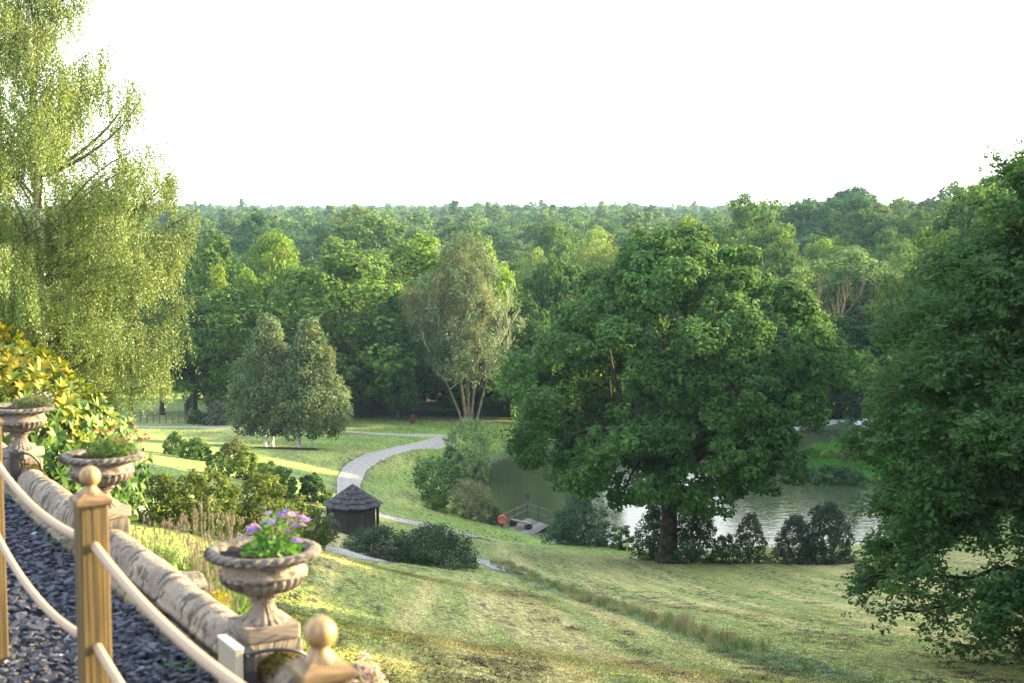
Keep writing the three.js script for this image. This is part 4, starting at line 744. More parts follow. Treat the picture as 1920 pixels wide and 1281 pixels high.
  const g4 = thing('island_grass', 'bright green grass growing on the pond island', 'grass', V(0, 0, 0)); g4.userData.kind = 'stuff'; copies(g4, 'blades', kinds[0], ONE, m4, c4, true);
}
// ------------------------------------------------------------------ the thatched hut, the deck and what stands there
function mat(r, g, b, o = {}) { const m = new THREE.MeshStandardMaterial({ roughness: 0.9, ...o }); m.color.setRGB(r, g, b); return m; }
const box = (x, y, z, w, h, d, r = 0.01) => { const g = new RoundedBoxGeometry(w, h, d, 2, Math.min(r, w / 2.1, h / 2.1, d / 2.1)); g.translate(x, y, z); return g; };
const woodMap = texture(256, (u, v) => { const a = wfbm(u, v * 0.12, 24, 4, 9), b = wfbm(u, v, 6, 3, 2), q = 0.62 + 0.55 * (a - 0.5) + 0.25 * (b - 0.5); return [q, q * 0.96, q * 0.9]; });
{
  const g = gp(662, 1002), d = -g.z, m = d / FPX, R = 56 * m, wallH = (1002 - 946) * m * 1.0, rise = 41 * m, wr = 47 * m;
  const t = thing('thatched_hut', 'small round dark timber hut with a stepped grey shingle roof by the curved path', 'hut', g, 0.25);
  const dark = mat(0.030, 0.025, 0.022), roofMats = [0, 1, 2, 3].map((k) => mat(0.062 + k * 0.010, 0.064 + k * 0.010, 0.072 + k * 0.011, { map: woodMap, roughness: 0.95 })); roofMats.forEach((r) => r.color.multiplyScalar(1.5));
  reseed(601);
  const N = 10, a0 = 0.1, corner = (i, r) => [Math.cos(a0 + i / N * Math.PI * 2) * r, Math.sin(a0 + i / N * Math.PI * 2) * r];
  const roof = part(t, 'roof', (() => { const c = new THREE.ConeGeometry(R * 0.96, rise * 0.94, N, 1); c.translate(0, wallH + rise * 0.47 - 0.02, 0); return c; })(), mat(0.03, 0.03, 0.033));
  const tiers = 5;
  for (let k = 0; k < tiers; k++) {        // shingles, tier upon tier
    const r1 = R * (tiers - k) / tiers, r0 = R * (tiers - k - 1.25) / tiers, n = Math.max(14, Math.round(r1 * 6.28 / 0.13));
    for (let i = 0; i < n; i++) {
      const a = i / n * Math.PI * 2, sag = 1 - 0.035 * Math.pow(Math.abs(Math.sin((a - a0) * N / 2)), 1.2), ro = r1 * sag + rr(-0.025, 0.03) + 0.03, ri = Math.max(0.02, r0), yo = wallH + rise * (1 - ro / R) + 0.035 + 0.012 * (tiers - k), yi = wallH + rise * (1 - ri / R) + 0.015, w = r1 * 6.28 / n * 0.5 * 1.12, wi = w * ri / r1, ca = Math.cos(a), sa = Math.sin(a), P = [], th = 0.035;
      const q = (r, s, y) => P.push(ca * r - sa * s, y, sa * r + ca * s);
      q(ro, -w, yo); q(ro, w, yo); q(ri, wi, yi); q(ri, -wi, yi); q(ro, -w, yo - th); q(ro, w, yo - th);
      const s = new THREE.BufferGeometry(); s.setAttribute('position', new THREE.Float32BufferAttribute(P, 3)); s.setAttribute('uv', new THREE.Float32BufferAttribute([0, 0, 0.1, 0, 0.1, 0.5, 0, 0.5, 0, 0, 0.1, 0].map((v, j) => v + (j % 2 ? 0 : i * 0.13)), 2)); s.setIndex([0, 2, 1, 0, 3, 2, 0, 1, 5, 0, 5, 4, 4, 3, 0, 1, 2, 5]); const sn = s.toNonIndexed(); sn.computeVertexNormals();
      part(roof, 'shingle', sn, roofMats[Math.floor(rnd() * 4)]);
    }
  }
  for (let i = 0; i < N; i++) {            // board walls with corner posts; one bay on the right stays open
    const [x, z] = corner(i, wr), [x2, z2] = corner(i + 1, wr), len = Math.hypot(x2 - x, z2 - z), yaw = Math.atan2(-(z2 - z), x2 - x);
    const p = box(0, wallH / 2 - 0.15, 0, 0.13, wallH + 0.3, 0.13); part(t, 'corner_post', p, dark, V(x, 0, z)).rotation.y = yaw;
    const mid = Math.atan2((z + z2) / 2, (x + x2) / 2) - t.rotation.y;
    const open = i === 0 || i === 9;
    if (open) { continue; }
    const bays = [], n = 7; for (let k = 0; k < n; k++) { const u = (k + 0.5) / n, b = box(0, wallH / 2 - 0.12, 0, len / n - 0.008, wallH + 0.1, rr(0.025, 0.045), 0.005); b.rotateY(yaw); b.translate(lerp(x, x2, u), 0, lerp(z, z2, u)); part(t, 'plank', b, dark); }
  }
}
{
  // deck: grey boards on a frame over the water
  const Y = H(...(() => { const p = at(985, 988, 108); return [p.x, p.z]; })()) + 0.12, k = (px, py) => { const q = at(px, py, 1), d = (EYE - Y) / (EYE - q.y); return V(q.x * d, Y, -d); };
  const A = k(941, 994), B = k(989, 971), C = k(1030, 985), D = k(998, 1004), mid = A.clone().add(B).add(C).add(D).multiplyScalar(0.25);
  const t = thing('pond_deck', 'small grey timber viewing deck with post and rail sides at the pond edge', 'deck', mid), grey = [0, 1, 2].map((i) => mat(0.21 + i * 0.025, 0.205 + i * 0.025, 0.20 + i * 0.025, { map: woodMap })); grey.forEach((x) => x.color.multiplyScalar(1.5));
  const quad = (a, b, c, d2, th) => { const P = [a, b, c, d2].flatMap((v) => [v.x, v.y, v.z]), Q = [a, b, c, d2].flatMap((v) => [v.x, v.y - th, v.z]), g = new THREE.BufferGeometry(); g.setAttribute('position', new THREE.Float32BufferAttribute([...P, ...Q], 3)); g.setAttribute('uv', new THREE.Float32BufferAttribute([0, 0, 0.2, 0, 0.2, 2, 0, 2, 0, 0, 0.2, 0, 0.2, 2, 0, 2], 2)); g.setIndex([0, 1, 2, 0, 2, 3, 4, 6, 5, 4, 7, 6, 0, 4, 5, 0, 5, 1, 1, 5, 6, 1, 6, 2, 2, 6, 7, 2, 7, 3, 3, 7, 4, 3, 4, 0]); const n = g.toNonIndexed(); n.computeVertexNormals(); return n; };
  reseed(602);
  const n = 22; for (let i = 0; i < n; i++) { const u = i / n, v = (i + 0.93) / n, L = (p, q, s) => p.clone().lerp(q, s).sub(mid); part(t, 'plank', quad(L(A, B, u), L(A, B, v), L(D, C, v), L(D, C, u), 0.05 + rr(0, 0.006)), grey[i % 3]); }
  const postAt = (p, h = 1.15) => { const b = box(0, h / 2 - 0.5, 0, 0.12, h + 1.0, 0.12); part(t, 'rail_post', b, grey[0], p.clone().sub(mid)); };
  const ends = [A.clone().lerp(B, 0.02), A.clone().lerp(B, 0.5), B.clone(), B.clone().lerp(C, 0.5), C.clone()]; ends.forEach((p) => postAt(p));
  for (const [p, q] of [[A, B], [B, C]]) for (const h of [1.12, 0.62]) { const a = p.clone().sub(mid), b = q.clone().sub(mid), l = a.distanceTo(b), g = box(0, 0, 0, l, 0.10, 0.06); const r = part(t, 'rail', g, grey[1], a.clone().lerp(b, 0.5).setY(h)); r.rotation.y = Math.atan2(-(b.z - a.z), b.x - a.x); }
  // notice on the corner post
  const s = thing('notice_board', 'small dark blue notice on a post at the far corner of the pond deck', 'sign', B.clone().setY(Y + 1.16)); part(s, 'post', box(0, 0.15, 0, 0.06, 0.4, 0.06), grey[2]); const pn = part(s, 'panel', box(0, 0.55, 0.045, 0.34, 0.5, 0.03), mat(0.05, 0.06, 0.09)); pn.rotation.y = 0.2;
  // lifebuoy on the first post
  const l = thing('lifebuoy', 'orange red lifebuoy ring hanging on the end post of the deck railing', 'lifebuoy', A.clone().add(V(0.0, 0.85, 0.16)), 0.15), ring = new THREE.TorusGeometry(0.28, 0.085, 12, 28); part(l, 'ring', ring, mat(0.75, 0.075, 0.03, { roughness: 0.5 }));
  for (let i = 0; i < 4; i++) { const b = new THREE.TorusGeometry(0.28, 0.09, 10, 4, 0.28); b.rotateZ(i * Math.PI / 2 + 0.6); part(l, 'band', b, mat(0.6, 0.16, 0.10)); }
  part(l, 'backing_board', box(0, -0.02, -0.02, 0.28, 0.42, 0.03), mat(0.25, 0.26, 0.28));
  // log bench
  const b1 = k(957, 985), b2 = k(996, 994), bm = b1.clone().add(b2).multiplyScalar(0.5), len = b1.distanceTo(b2) * 1.02, bt = thing('log_bench', 'low bench made of a split pale log on two log feet, on the deck', 'bench', bm, Math.atan2(-(b2.z - b1.z), b2.x - b1.x)), log = mat(0.46, 0.40, 0.33, { map: woodMap }); log.color.multiplyScalar(1.3);
  part(bt, 'seat', box(0, 0.46, 0, len, 0.13, 0.36, 0.05), log);
  for (const s2 of [-1, 1]) { const f = new THREE.CylinderGeometry(0.19, 0.19, 0.5, 12); f.rotateX(Math.PI / 2); f.translate(s2 * len * 0.36, 0.19, 0); part(bt, 'foot', f, mat(0.13, 0.10, 0.075, { map: woodMap })); }
}
{
  // small yellow and white sign by the oak
  const g = gp(1176, 1039), t = thing('warning_sign', 'small white and yellow rectangular sign on a pale post by the bank shrubs', 'sign', g, 0.15), m = -g.z / FPX;
  part(t, 'post', box(0, 9 * m, 0, 0.07, 20 * m, 0.07), mat(0.55, 0.56, 0.52));
  const pn = part(t, 'panel', box(0, 18.5 * m, 0.05, 12 * m, 5.6 * m, 0.03), mat(0.85, 0.85, 0.78)); pn.rotation.z = 0.16;
  part(pn, 'yellow_field', box(1.7 * m, 18.5 * m, 0.068, 7.2 * m, 4.2 * m, 0.008, 0.002), mat(0.80, 0.72, 0.06));
  part(pn, 'symbol', box(-4.0 * m, 18.4 * m, 0.068, 1.6 * m, 2.6 * m, 0.008, 0.002), mat(0.45, 0.5, 0.5));
  const r = gp(774, 794), red = thing('marker_post', 'small dull red upright board in deep shade under the trees', 'post', foot(r.x, r.z)); part(red, 'board', box(0, 0.4, 0, 0.5, 1.0, 0.08), mat(0.09, 0.016, 0.016)); part(red, 'cap', box(0, 0.92, 0, 0.56, 0.05, 0.12), mat(0.12, 0.03, 0.03));
}
{
  // post and rail fence going up the meadow, wire fence along the lane
  const t = thing('rail_fence', 'grey post and rail fence running away up the meadow beyond the lane', 'fence', V(0, 0, 0)), gm = mat(0.16, 0.165, 0.16, { map: woodMap }); gm.color.multiplyScalar(1.4);
  const a = gp(347, 783), b0 = at(376, 752, 190), b = foot(b0.x, b0.z), n = 12; let prev = null;
  for (let i = 0; i <= n; i++) { const p = a.clone().lerp(b, i / n); p.y = H(p.x, p.z); part(t, 'post', box(p.x, p.y + 0.7, p.z, 0.18, 1.6, 0.18), gm); if (prev) for (const h of [0.45, 0.85, 1.25]) part(t, 'rail', new Tub().tube([prev.clone().add(V(0, h, 0)), p.clone().add(V(0, h, 0))], [0.06, 0.06], 5).geo(), gm); prev = p; }
  const w = thing('wire_fence', 'thin wire stock fence on slim stakes behind the gravel lane', 'fence', V(0, 0, 0)), wm = mat(0.09, 0.09, 0.085), lines = [[], [], []];
  for (let i = 0; i <= 16; i++) { const p = gp(lerp(240, 430, i / 16), 793); part(w, 'stake', box(p.x, p.y + 0.5, p.z, 0.09, 1.3, 0.09), wm); lines.forEach((l, j) => l.push(p.clone().add(V(0, 0.35 + j * 0.35, 0)))); }
  for (const l of lines) part(w, 'wire', new Tub().tube(l, l.map(() => 0.018), 4).geo(), wm);
  // a farm house far off among the trees
  const hq = at(815, 466, 300), hg = foot(hq.x, hq.z), hy = hq.y - hg.y, h = thing('house', 'far house whose pale pink roof just shows between treetops', 'house', hg, 0.2);
  part(h, 'wall', box(0, hy / 2 - 0.8, 0, 7, hy - 1.6, 5, 0.02), mat(0.5, 0.42, 0.36)); const rs = new THREE.Shape([new THREE.Vector2(-2.9, 0), new THREE.Vector2(2.9, 0), new THREE.Vector2(0, 2.1)]), rg = new THREE.ExtrudeGeometry(rs, { depth: 7.6, bevelEnabled: false }); rg.translate(0, 0, -3.8); rg.rotateY(Math.PI / 2); const rf = part(h, 'roof', rg, mat(0.30, 0.18, 0.13), V(0, hy - 1.7, 0)); part(rf, 'chimney', box(2.4, 1.8, 0, 0.7, 1.4, 0.7), mat(0.35, 0.18, 0.12));
}
{
  // white rotunda on the island
  const k = at(1640, 905, 1), d = 141, p = foot(k.x * d, -d), m = d / FPX, t = thing('stone_rotunda', 'white stone rotunda with columns on the island, mostly hidden by the near oak', 'rotunda', p), R = 36 * m, hh = 40 * m, st = mat(0.62, 0.60, 0.54), gr = mat(0.30, 0.31, 0.33);
  const base = new THREE.CylinderGeometry(R, R * 1.05, 0.35, 32); base.translate(0, 0.12, 0); part(t, 'base', base, st);
  for (let i = 0; i < 8; i++) { const a = i / 8 * 6.283 + 0.3, c = new THREE.LatheGeometry([[0.24, 0], [0.24, 0.1], [0.17, 0.16], [0.165, 1.0], [0.14, hh - 0.5], [0.2, hh - 0.42], [0.2, hh - 0.34]].map(([x, y]) => new THREE.Vector2(x, y)), 14); part(t, 'column', c, st, V(Math.cos(a) * R * 0.82, 0.3, Math.sin(a) * R * 0.82)); }
  const e = new THREE.LatheGeometry([[R * 0.66, 0], [R * 0.96, 0], [R * 0.96, 0.28], [R * 1.0, 0.32], [R * 1.0, 0.42], [R * 1.08, 0.48], [R * 1.1, 0.6]].map(([x, y]) => new THREE.Vector2(x, y)), 40); part(t, 'entablature', e, st, V(0, hh - 0.05, 0));
  const roof = new THREE.LatheGeometry([[R * 1.1, 0.6], [R * 1.06, 0.66], [R * 0.6, 0.95], [0.2, 1.1], [0, 1.12]].map(([x, y]) => new THREE.Vector2(x, y)), 40); part(t, 'roof', roof, gr, V(0, hh - 0.05, 0));
}
// ------------------------------------------------------------------ the terrace: slate, low stone wall, urns, rope fence
const TURN = Math.atan2(0.499, 0.867), U1 = 5.22, U2 = 7.75, U3 = 9.97, UO = 1.88;   // wall coordinates: o away from the terrace, t along the wall
const wp = (o, y, t) => V(0.867 * o - 0.499 * t, y, -0.499 * o - 0.867 * t);
const stoneMap = texture(512, (u, v) => {
  const w = wfbm(u, v, 5, 4, 11), a = wfbm(u + 0.25 * w, v + 0.3 * w, 9, 5, 12), b = wfbm(u, v, 60, 2, 13), s = sstep(0.50, 0.66, a), l = sstep(0.60, 0.70, wfbm(u, v, 14, 4, 15));
  const q = 0.80 + 0.35 * (w - 0.5) + 0.25 * (b - 0.5); return [lerp(lerp(q, q * 0.60, s), q * 1.12, l * 0.7), lerp(lerp(q * 0.93, q * 0.57, s), q * 1.07, l * 0.7), lerp(lerp(q * 0.86, q * 0.53, s), q, l * 0.7)];
});
const stoneBump = texture(512, (u, v) => { const a = wfbm(u, v, 10, 5, 12) * 0.6 + wfbm(u, v, 50, 3, 14) * 0.4; return [a, a, a]; }, false);
const stone = (r, g, b, bs = 0.012) => { const m = new THREE.MeshStandardMaterial({ map: stoneMap, bumpMap: stoneBump, bumpScale: bs, roughness: 0.95 }); m.color.setRGB(r, g, b); return m; };
const copingMat = stone(0.36, 0.325, 0.275), ledgeMat = stone(0.26, 0.235, 0.155), blockMat = stone(0.29, 0.27, 0.23), urnMat = stone(0.315, 0.295, 0.27, 0.004);
function loft(prof, z0, z1, nz, amp, seed) {     // a stone: a closed outline drawn along z, roughened, with rounded ends
  const n = prof.length, P = [], U = [], I = [], cx = prof.reduce((s, p) => s + p[0], 0) / n, cy = prof.reduce((s, p) => s + p[1], 0) / n, ring = [];
  ring.push([z0, 0], [z0, 0.9]); for (let i = 0; i <= nz; i++) ring.push([lerp(z0 + (z1 - z0) * 0.02, z1 - (z1 - z0) * 0.02, i / nz), 1]); ring.push([z1, 0.9], [z1, 0]);
  ring.forEach(([z, k], r) => {
    let run = 0;
    for (let i = 0; i <= n; i++) { const p = prof[i % n], q = prof[(i + n - 1) % n]; if (i) run += Math.hypot(p[0] - q[0], p[1] - q[1]); const j = (fbm(p[0] * 14 + seed * 7.1, p[1] * 14 + z * 11, 3) - 0.5) * amp * (k ? 1 : 0), dx = p[0] - cx, dy = p[1] - cy, l = Math.hypot(dx, dy) || 1; P.push(cx + dx * k + dx / l * j, cy + dy * k + dy / l * j, z); U.push(run / 0.5 + seed * 0.37, z / 0.5 + seed * 0.13); if (r && i) { const a = r * (n + 1) + i, b = a - n - 1; I.push(b - 1, a - 1, b, b, a - 1, a); } }
  });
  const g = new THREE.BufferGeometry(); g.setAttribute('position', new THREE.Float32BufferAttribute(P, 3)); g.setAttribute('uv', new THREE.Float32BufferAttribute(U, 2)); g.setIndex(I); g.computeVertexNormals();
  return g;
}
const rect = (x0, x1, y0, y1, r = 0.015) => { const o = []; for (const [cx, cy, a] of [[x1 - r, y1 - r, 0], [x0 + r, y1 - r, 1], [x0 + r, y0 + r, 2], [x1 - r, y0 + r, 3]]) for (let k = 0; k <= 2; k++) { const t = (a + k / 2) * Math.PI / 2; o.push([cx + Math.cos(t) * r, cy + Math.sin(t) * r]); } return o; };
{
  const t = thing('terrace_wall', 'low weathered stone terrace wall with rounded coping stones and square pedestals', 'wall', wp(-0.055, 0, 0), TURN), UP = UO + 0.055;
  part(t, 'wall_core', box(1.95, -0.99, -7.6, 0.17, 2.06, 12.4), blockMat);
  const dome = []; for (let k = 0; k <= 14; k++) { const a = Math.PI * k / 14; dome.push([1.95 + Math.cos(a) * 0.089, 0.066 + Math.sin(a) * 0.089]); } dome.push([1.852, 0.062], [1.846, 0.034], [2.054, 0.034], [2.048, 0.062]);
  reseed(701);
  const ped = [U1, U2, U3]; let n = 0;
  for (const [a, b] of [[2.2, U1 - 0.125], [U1 + 0.125, U2 - 0.125], [U2 + 0.125, U3 - 0.125], [U3 + 0.125, 13.6]]) { const c = Math.max(1, Math.round((b - a) / 0.56)); let p = a; for (let i = 0; i < c; i++) { const q = i === c - 1 ? b : a + (b - a) * (i + 1 + rr(-0.15, 0.15)) / c, lift = rr(-0.006, 0.006); part(t, 'coping_stone', loft(dome.map(([x, y]) => [x + lift, y + lift]), -q + 0.004, -p - 0.004, 14, 0.016, ++n), copingMat); p = q; } }
  for (let p = 2.4; p < 13.2;) { const q = p + rr(0.38, 0.85), e = rr(-0.012, 0.012), h = rr(-0.006, 0.008); part(t, 'ledge_stone', loft(rect(1.776 + e, 1.86, -0.12, 0.026 + h, 0.02), -q + 0.006, -p - 0.006, 12, 0.022, ++n), ledgeMat); p = q; }
  for (const u of ped) part(t, 'pedestal', loft(rect(UP - 0.118, UP + 0.118, -0.6, 0.2, 0.012), -u - 0.118, -u + 0.118, 4, 0.010, ++n), blockMat);
  for (const [o, u, w, l, y, rx] of [[2.17, 9.0, 0.26, 0.5, 0.05, 0.1], [2.16, 6.95, 0.2, 0.42, 0.0, -0.12], [2.2, 12.2, 0.26, 0.5, 0.08, 0.05]]) { const b = loft(rect(-w / 2, w / 2, -0.5, y, 0.03), -l / 2, l / 2, 8, 0.05, ++n); const m = part(t, 'buttress_stone', b, blockMat, V(o, 0, -u)); m.rotation.y = rx; m.rotation.z = -0.06; }
  const moss = new Fol(5200); reseed(702);    // cushions of moss where the coping meets the pedestals
  for (const u of [U3, U1]) for (let i = 0; i < 2400; i++) { const a = rr(0.5, 2.7), z = -u + 0.13 + Math.abs(rr(-1, 1) * rr(0, 1)) * 0.16, th = 0.094 + 0.018 * fbm(a * 6, z * 30, 2), x = 1.95 + Math.cos(a) * th, y = 0.066 + Math.sin(a) * th; if (fbm(a * 3 + u, z * 14, 2) < 0.38) continue; const e = rr(0.6, 1.4); moss.leaf(x, y, z, Math.cos(a) + rr(-0.8, 0.8), Math.sin(a) + rr(-0.5, 0.5), rr(-0.8, 0.8), rr(-1, 1), rr(-1, 1), rr(-1, 1), 0.014, 0.009, 0.11 * e, 0.085 * e, 0.018 * e); }
  part(t, 'moss', moss.geo(), leafMat(1, 1, 1, 0.2));
}
// slate
{
  const pl = new THREE.PlaneGeometry(16, 22); pl.rotateX(-Math.PI / 2); const m = struct('gravel_bed', pl, mat(0.020, 0.021, 0.026)); m.position.copy(wp(-6.2, -0.025, 6)); m.rotation.y = TURN;
  reseed(711);
  const chip = (seed) => { reseed(seed); const n = 6, P = [], top = [], th = rr(0.10, 0.22), I = []; for (let i = 0; i < n; i++) { const a = (i + rr(-0.3, 0.3)) / n * 6.283, r = rr(0.30, 0.58); top.push([Math.cos(a) * r * 1.3, Math.sin(a) * r * 0.85]); } for (const [x, z] of top) P.push(x, th + rr(-0.04, 0.04), z); for (const [x, z] of top) P.push(x * 1.08, 0, z * 1.08); for (let i = 1; i < n - 1; i++) I.push(0, i + 1, i); for (let i = 0; i < n; i++) { const j = (i + 1) % n; I.push(i, j, n + i, j, n + j, n + i); } const g = new THREE.BufferGeometry(); g.setAttribute('position', new THREE.Float32BufferAttribute(P, 3)); g.setIndex(I); const f = g.toNonIndexed(); f.computeVertexNormals(); return f; };
  const geos = [chip(1), chip(2), chip(3), chip(4), chip(5)], mats = geos.map(() => []), cols = geos.map(() => []), sm = mat(1, 1, 1, { roughness: 0.72 });
  reseed(712);
  for (let i = 0; i < 38000; i++) {
    const tt = 3.2 + 9.5 * rnd(), o = -1.0 + 2.76 * rnd(), p = wp(o, 0, tt), k = Math.floor(rnd() * 5), e = rr(0.55, 1.5), s = rr(0.015, 0.042) * (rnd() < 0.06 ? 1.4 : 1), w = rnd(), c = w < 0.012 ? [0.22, 0.22, 0.24] : w < 0.02 ? [0.14, 0.07, 0.045] : w < 0.2 ? [0.030 * e, 0.029 * e, 0.041 * e] : [0.020 * e, 0.0235 * e, 0.038 * e];
    const tilt = 0.4; mats[k].push(M4(p.x, rr(-0.022, 0.014), p.z, rr(-tilt, tilt), rr(0, 6.28), rr(-tilt, tilt), s * 1.25, s, s)); cols[k].push(new THREE.Color().setRGB(...c));
  }
  const t = thing('slate_chippings', 'blue grey slate chippings covering the terrace inside the wall', 'chippings', V(0, 0, 0)); t.userData.kind = 'stuff';
  for (let k = 0; k < 5; k++) copies(t, 'chips', geos[k], sm, mats[k], cols[k], true);
  // weeds in the slate
  for (const [px, py, n, lab] of [[112, 1030, 26, 'small green weed in the slate beside the ledge stones'], [345, 1262, 18, 'tiny green weed in the slate at the bottom edge']]) { const d = (EYE) / (EYE - at(px, py, 1).y), q = at(px, py, d), f = new Fol(60); reseed(py); for (let i = 0; i < n; i++) { const a = rr(0, 6.28), l = rr(0.02, 0.09); f.leaf(Math.cos(a) * l, rr(0.02, 0.07), Math.sin(a) * l * 0.7, rr(-0.5, 0.5), 1, rr(-0.5, 0.5), Math.cos(a), 0.5, Math.sin(a), rr(0.025, 0.045), 0.016, 0.06, 0.14, 0.03); } const w = thing('weed', lab, 'weed', V(q.x, 0, q.z)); part(w, 'leaves', f.geo(), ONE); }
}
// urns
const LATHE = (() => {
  // radius, height, flutes (0 plain, 1 gadroon, 2 rope rim, 3 fluted foot)
  const p = [[0.100, 0.065, 3], [0.092, 0.075, 3], [0.072, 0.090, 3], [0.055, 0.105, 3], [0.045, 0.125, 3], [0.041, 0.140, 3], [0.041, 0.150, 0], [0.048, 0.152, 0], [0.050, 0.158, 0], [0.047, 0.163, 0], [0.052, 0.166, 1], [0.066, 0.172, 1], [0.068, 0.180, 1], [0.060, 0.185, 0], [0.058, 0.190, 0], [0.085, 0.194, 1], [0.115, 0.203, 1], [0.142, 0.218, 1], [0.162, 0.236, 1], [0.172, 0.255, 1], [0.173, 0.268, 1], [0.168, 0.274, 0], [0.174, 0.280, 0], [0.168, 0.286, 0], [0.160, 0.300, 0], [0.157, 0.315, 0], [0.162, 0.328, 0], [0.176, 0.336, 0], [0.198, 0.340, 0], [0.212, 0.345, 2], [0.221, 0.355, 2], [0.222, 0.366, 2], [0.214, 0.376, 2], [0.204, 0.380, 0], [0.186, 0.380, 0], [0.174, 0.374, 0], [0.166, 0.360, 0], [0.160, 0.345, 0], [0.10, 0.343, 0], [0.0, 0.345, 0]];
  const n = 200, P = [], U = [], I = [];
  p.forEach(([r, y, k], i) => { for (let j = 0; j <= n; j++) { const a = j / n * Math.PI * 2; let q = r; if (k === 1) q *= 1 - 0.075 * (1 - Math.abs(Math.sin(a * 14))); if (k === 2) q += 0.008 * Math.sin(a * 30 + y * 160); if (k === 3) q *= 1 - 0.06 * Math.pow(Math.abs(Math.sin(a * 10)), 3); P.push(Math.cos(a) * q, y, Math.sin(a) * q); U.push(a * 0.22 / 0.5, i * 0.02 / 0.5 + y); if (i && j) { const c = i * (n + 1) + j, b = c - n - 1; I.push(b - 1, c - 1, b, b, c - 1, c); } } });
  const g = new THREE.BufferGeometry(); g.setAttribute('position', new THREE.Float32BufferAttribute(P, 3)); g.setAttribute('uv', new THREE.Float32BufferAttribute(U, 2)); g.setIndex(I); g.computeVertexNormals();
  return g;
})();
const slice = (i0, i1) => { const n = 201, g = LATHE.clone(), s = []; const I = LATHE.index.array; for (let k = 0; k < I.length; k += 3) { const r = Math.floor(Math.max(I[k], I[k + 1], I[k + 2]) / n); if (r > i0 && r <= i1) s.push(I[k], I[k + 1], I[k + 2]); } g.setIndex(s); return g; };
const soilMat = mat(0.045, 0.030, 0.020, { map: gravelMap, bumpMap: gravelMap, bumpScale: 0.03 });
const rimMat = stone(0.205, 0.20, 0.192, 0.006);
const urnGeo = { foot: slice(0, 14), bowl: slice(14, 28), rim: slice(28, 39) };
function urn(tpos, label, turn) {
  const p = wp(UO, 0.202, tpos), t = thing('stone_urn', label, 'urn', p, TURN + turn, 'stone urns on the terrace wall'); t.scale.y = 0.915;
  part(t, 'base_plate', (() => { const g = loft(rect(-0.111, 0.111, 0, 0.066, 0.008), -0.111, 0.111, 3, 0.004, 3); return g; })(), urnMat);
  part(t, 'foot', urnGeo.foot, urnMat); part(t, 'bowl', urnGeo.bowl, urnMat); part(t, 'rim', urnGeo.rim, rimMat);
  const s = new THREE.CircleGeometry(0.163, 36); s.rotateX(-Math.PI / 2); const q = s.attributes.position; for (let i = 1; i < q.count; i++) q.setY(i, 0.012 * Math.sin(i * 2.1)); s.computeVertexNormals(); part(t, 'soil', s, soilMat, V(0, 0.356, 0));
  return p;
}
const p1 = urn(U1, 'nearest stone urn, planted with purple daisies and bright green leaves', 0), p2 = urn(U2, 'middle stone urn behind the wooden post, with reddish brown flower heads', 0.3), p3 = urn(U3, 'farthest stone urn at the left edge, with small lilac flowers', 0.7);
// a leaf blade with a fold along its middle: length 1 along +y, facing +z
function blade(w, bend = 0.15, n = 6, fold = 0.12) {
  const P = [], I = [];
  for (let i = 0; i <= n; i++) { const u = i / n, h = w * Math.pow(Math.sin(Math.PI * Math.pow(clamp(u * 0.97 + 0.015, 0, 1), 0.85)), 0.8) / 2, z = -bend * u * u; P.push(-h, u, z + fold * h, 0, u, z, h, u, z + fold * h); if (i) { const a = (i - 1) * 3; I.push(a, a + 1, a + 3, a + 1, a + 4, a + 3, a + 1, a + 2, a + 4, a + 2, a + 5, a + 4); } }
  const g = new THREE.BufferGeometry(); g.setAttribute('position', new THREE.Float32BufferAttribute(P, 3)); g.setIndex(I); g.computeVertexNormals(); return g;
}
const aim = (m, dir, roll = 0) => { m.quaternion.setFromUnitVectors(V(0, 1, 0), dir.clone().normalize()).multiply(new THREE.Quaternion().setFromAxisAngle(V(0, 1, 0), roll)); return m; };
const flat = (r, g, b, t = 0.4, ro = 0.75) => { const m = new THREE.MeshPhysicalMaterial({ roughness: ro, transmission: t, thickness: 0, side: THREE.DoubleSide, specularIntensity: 0.28 }); m.color.setRGB(r, g, b); return m; };
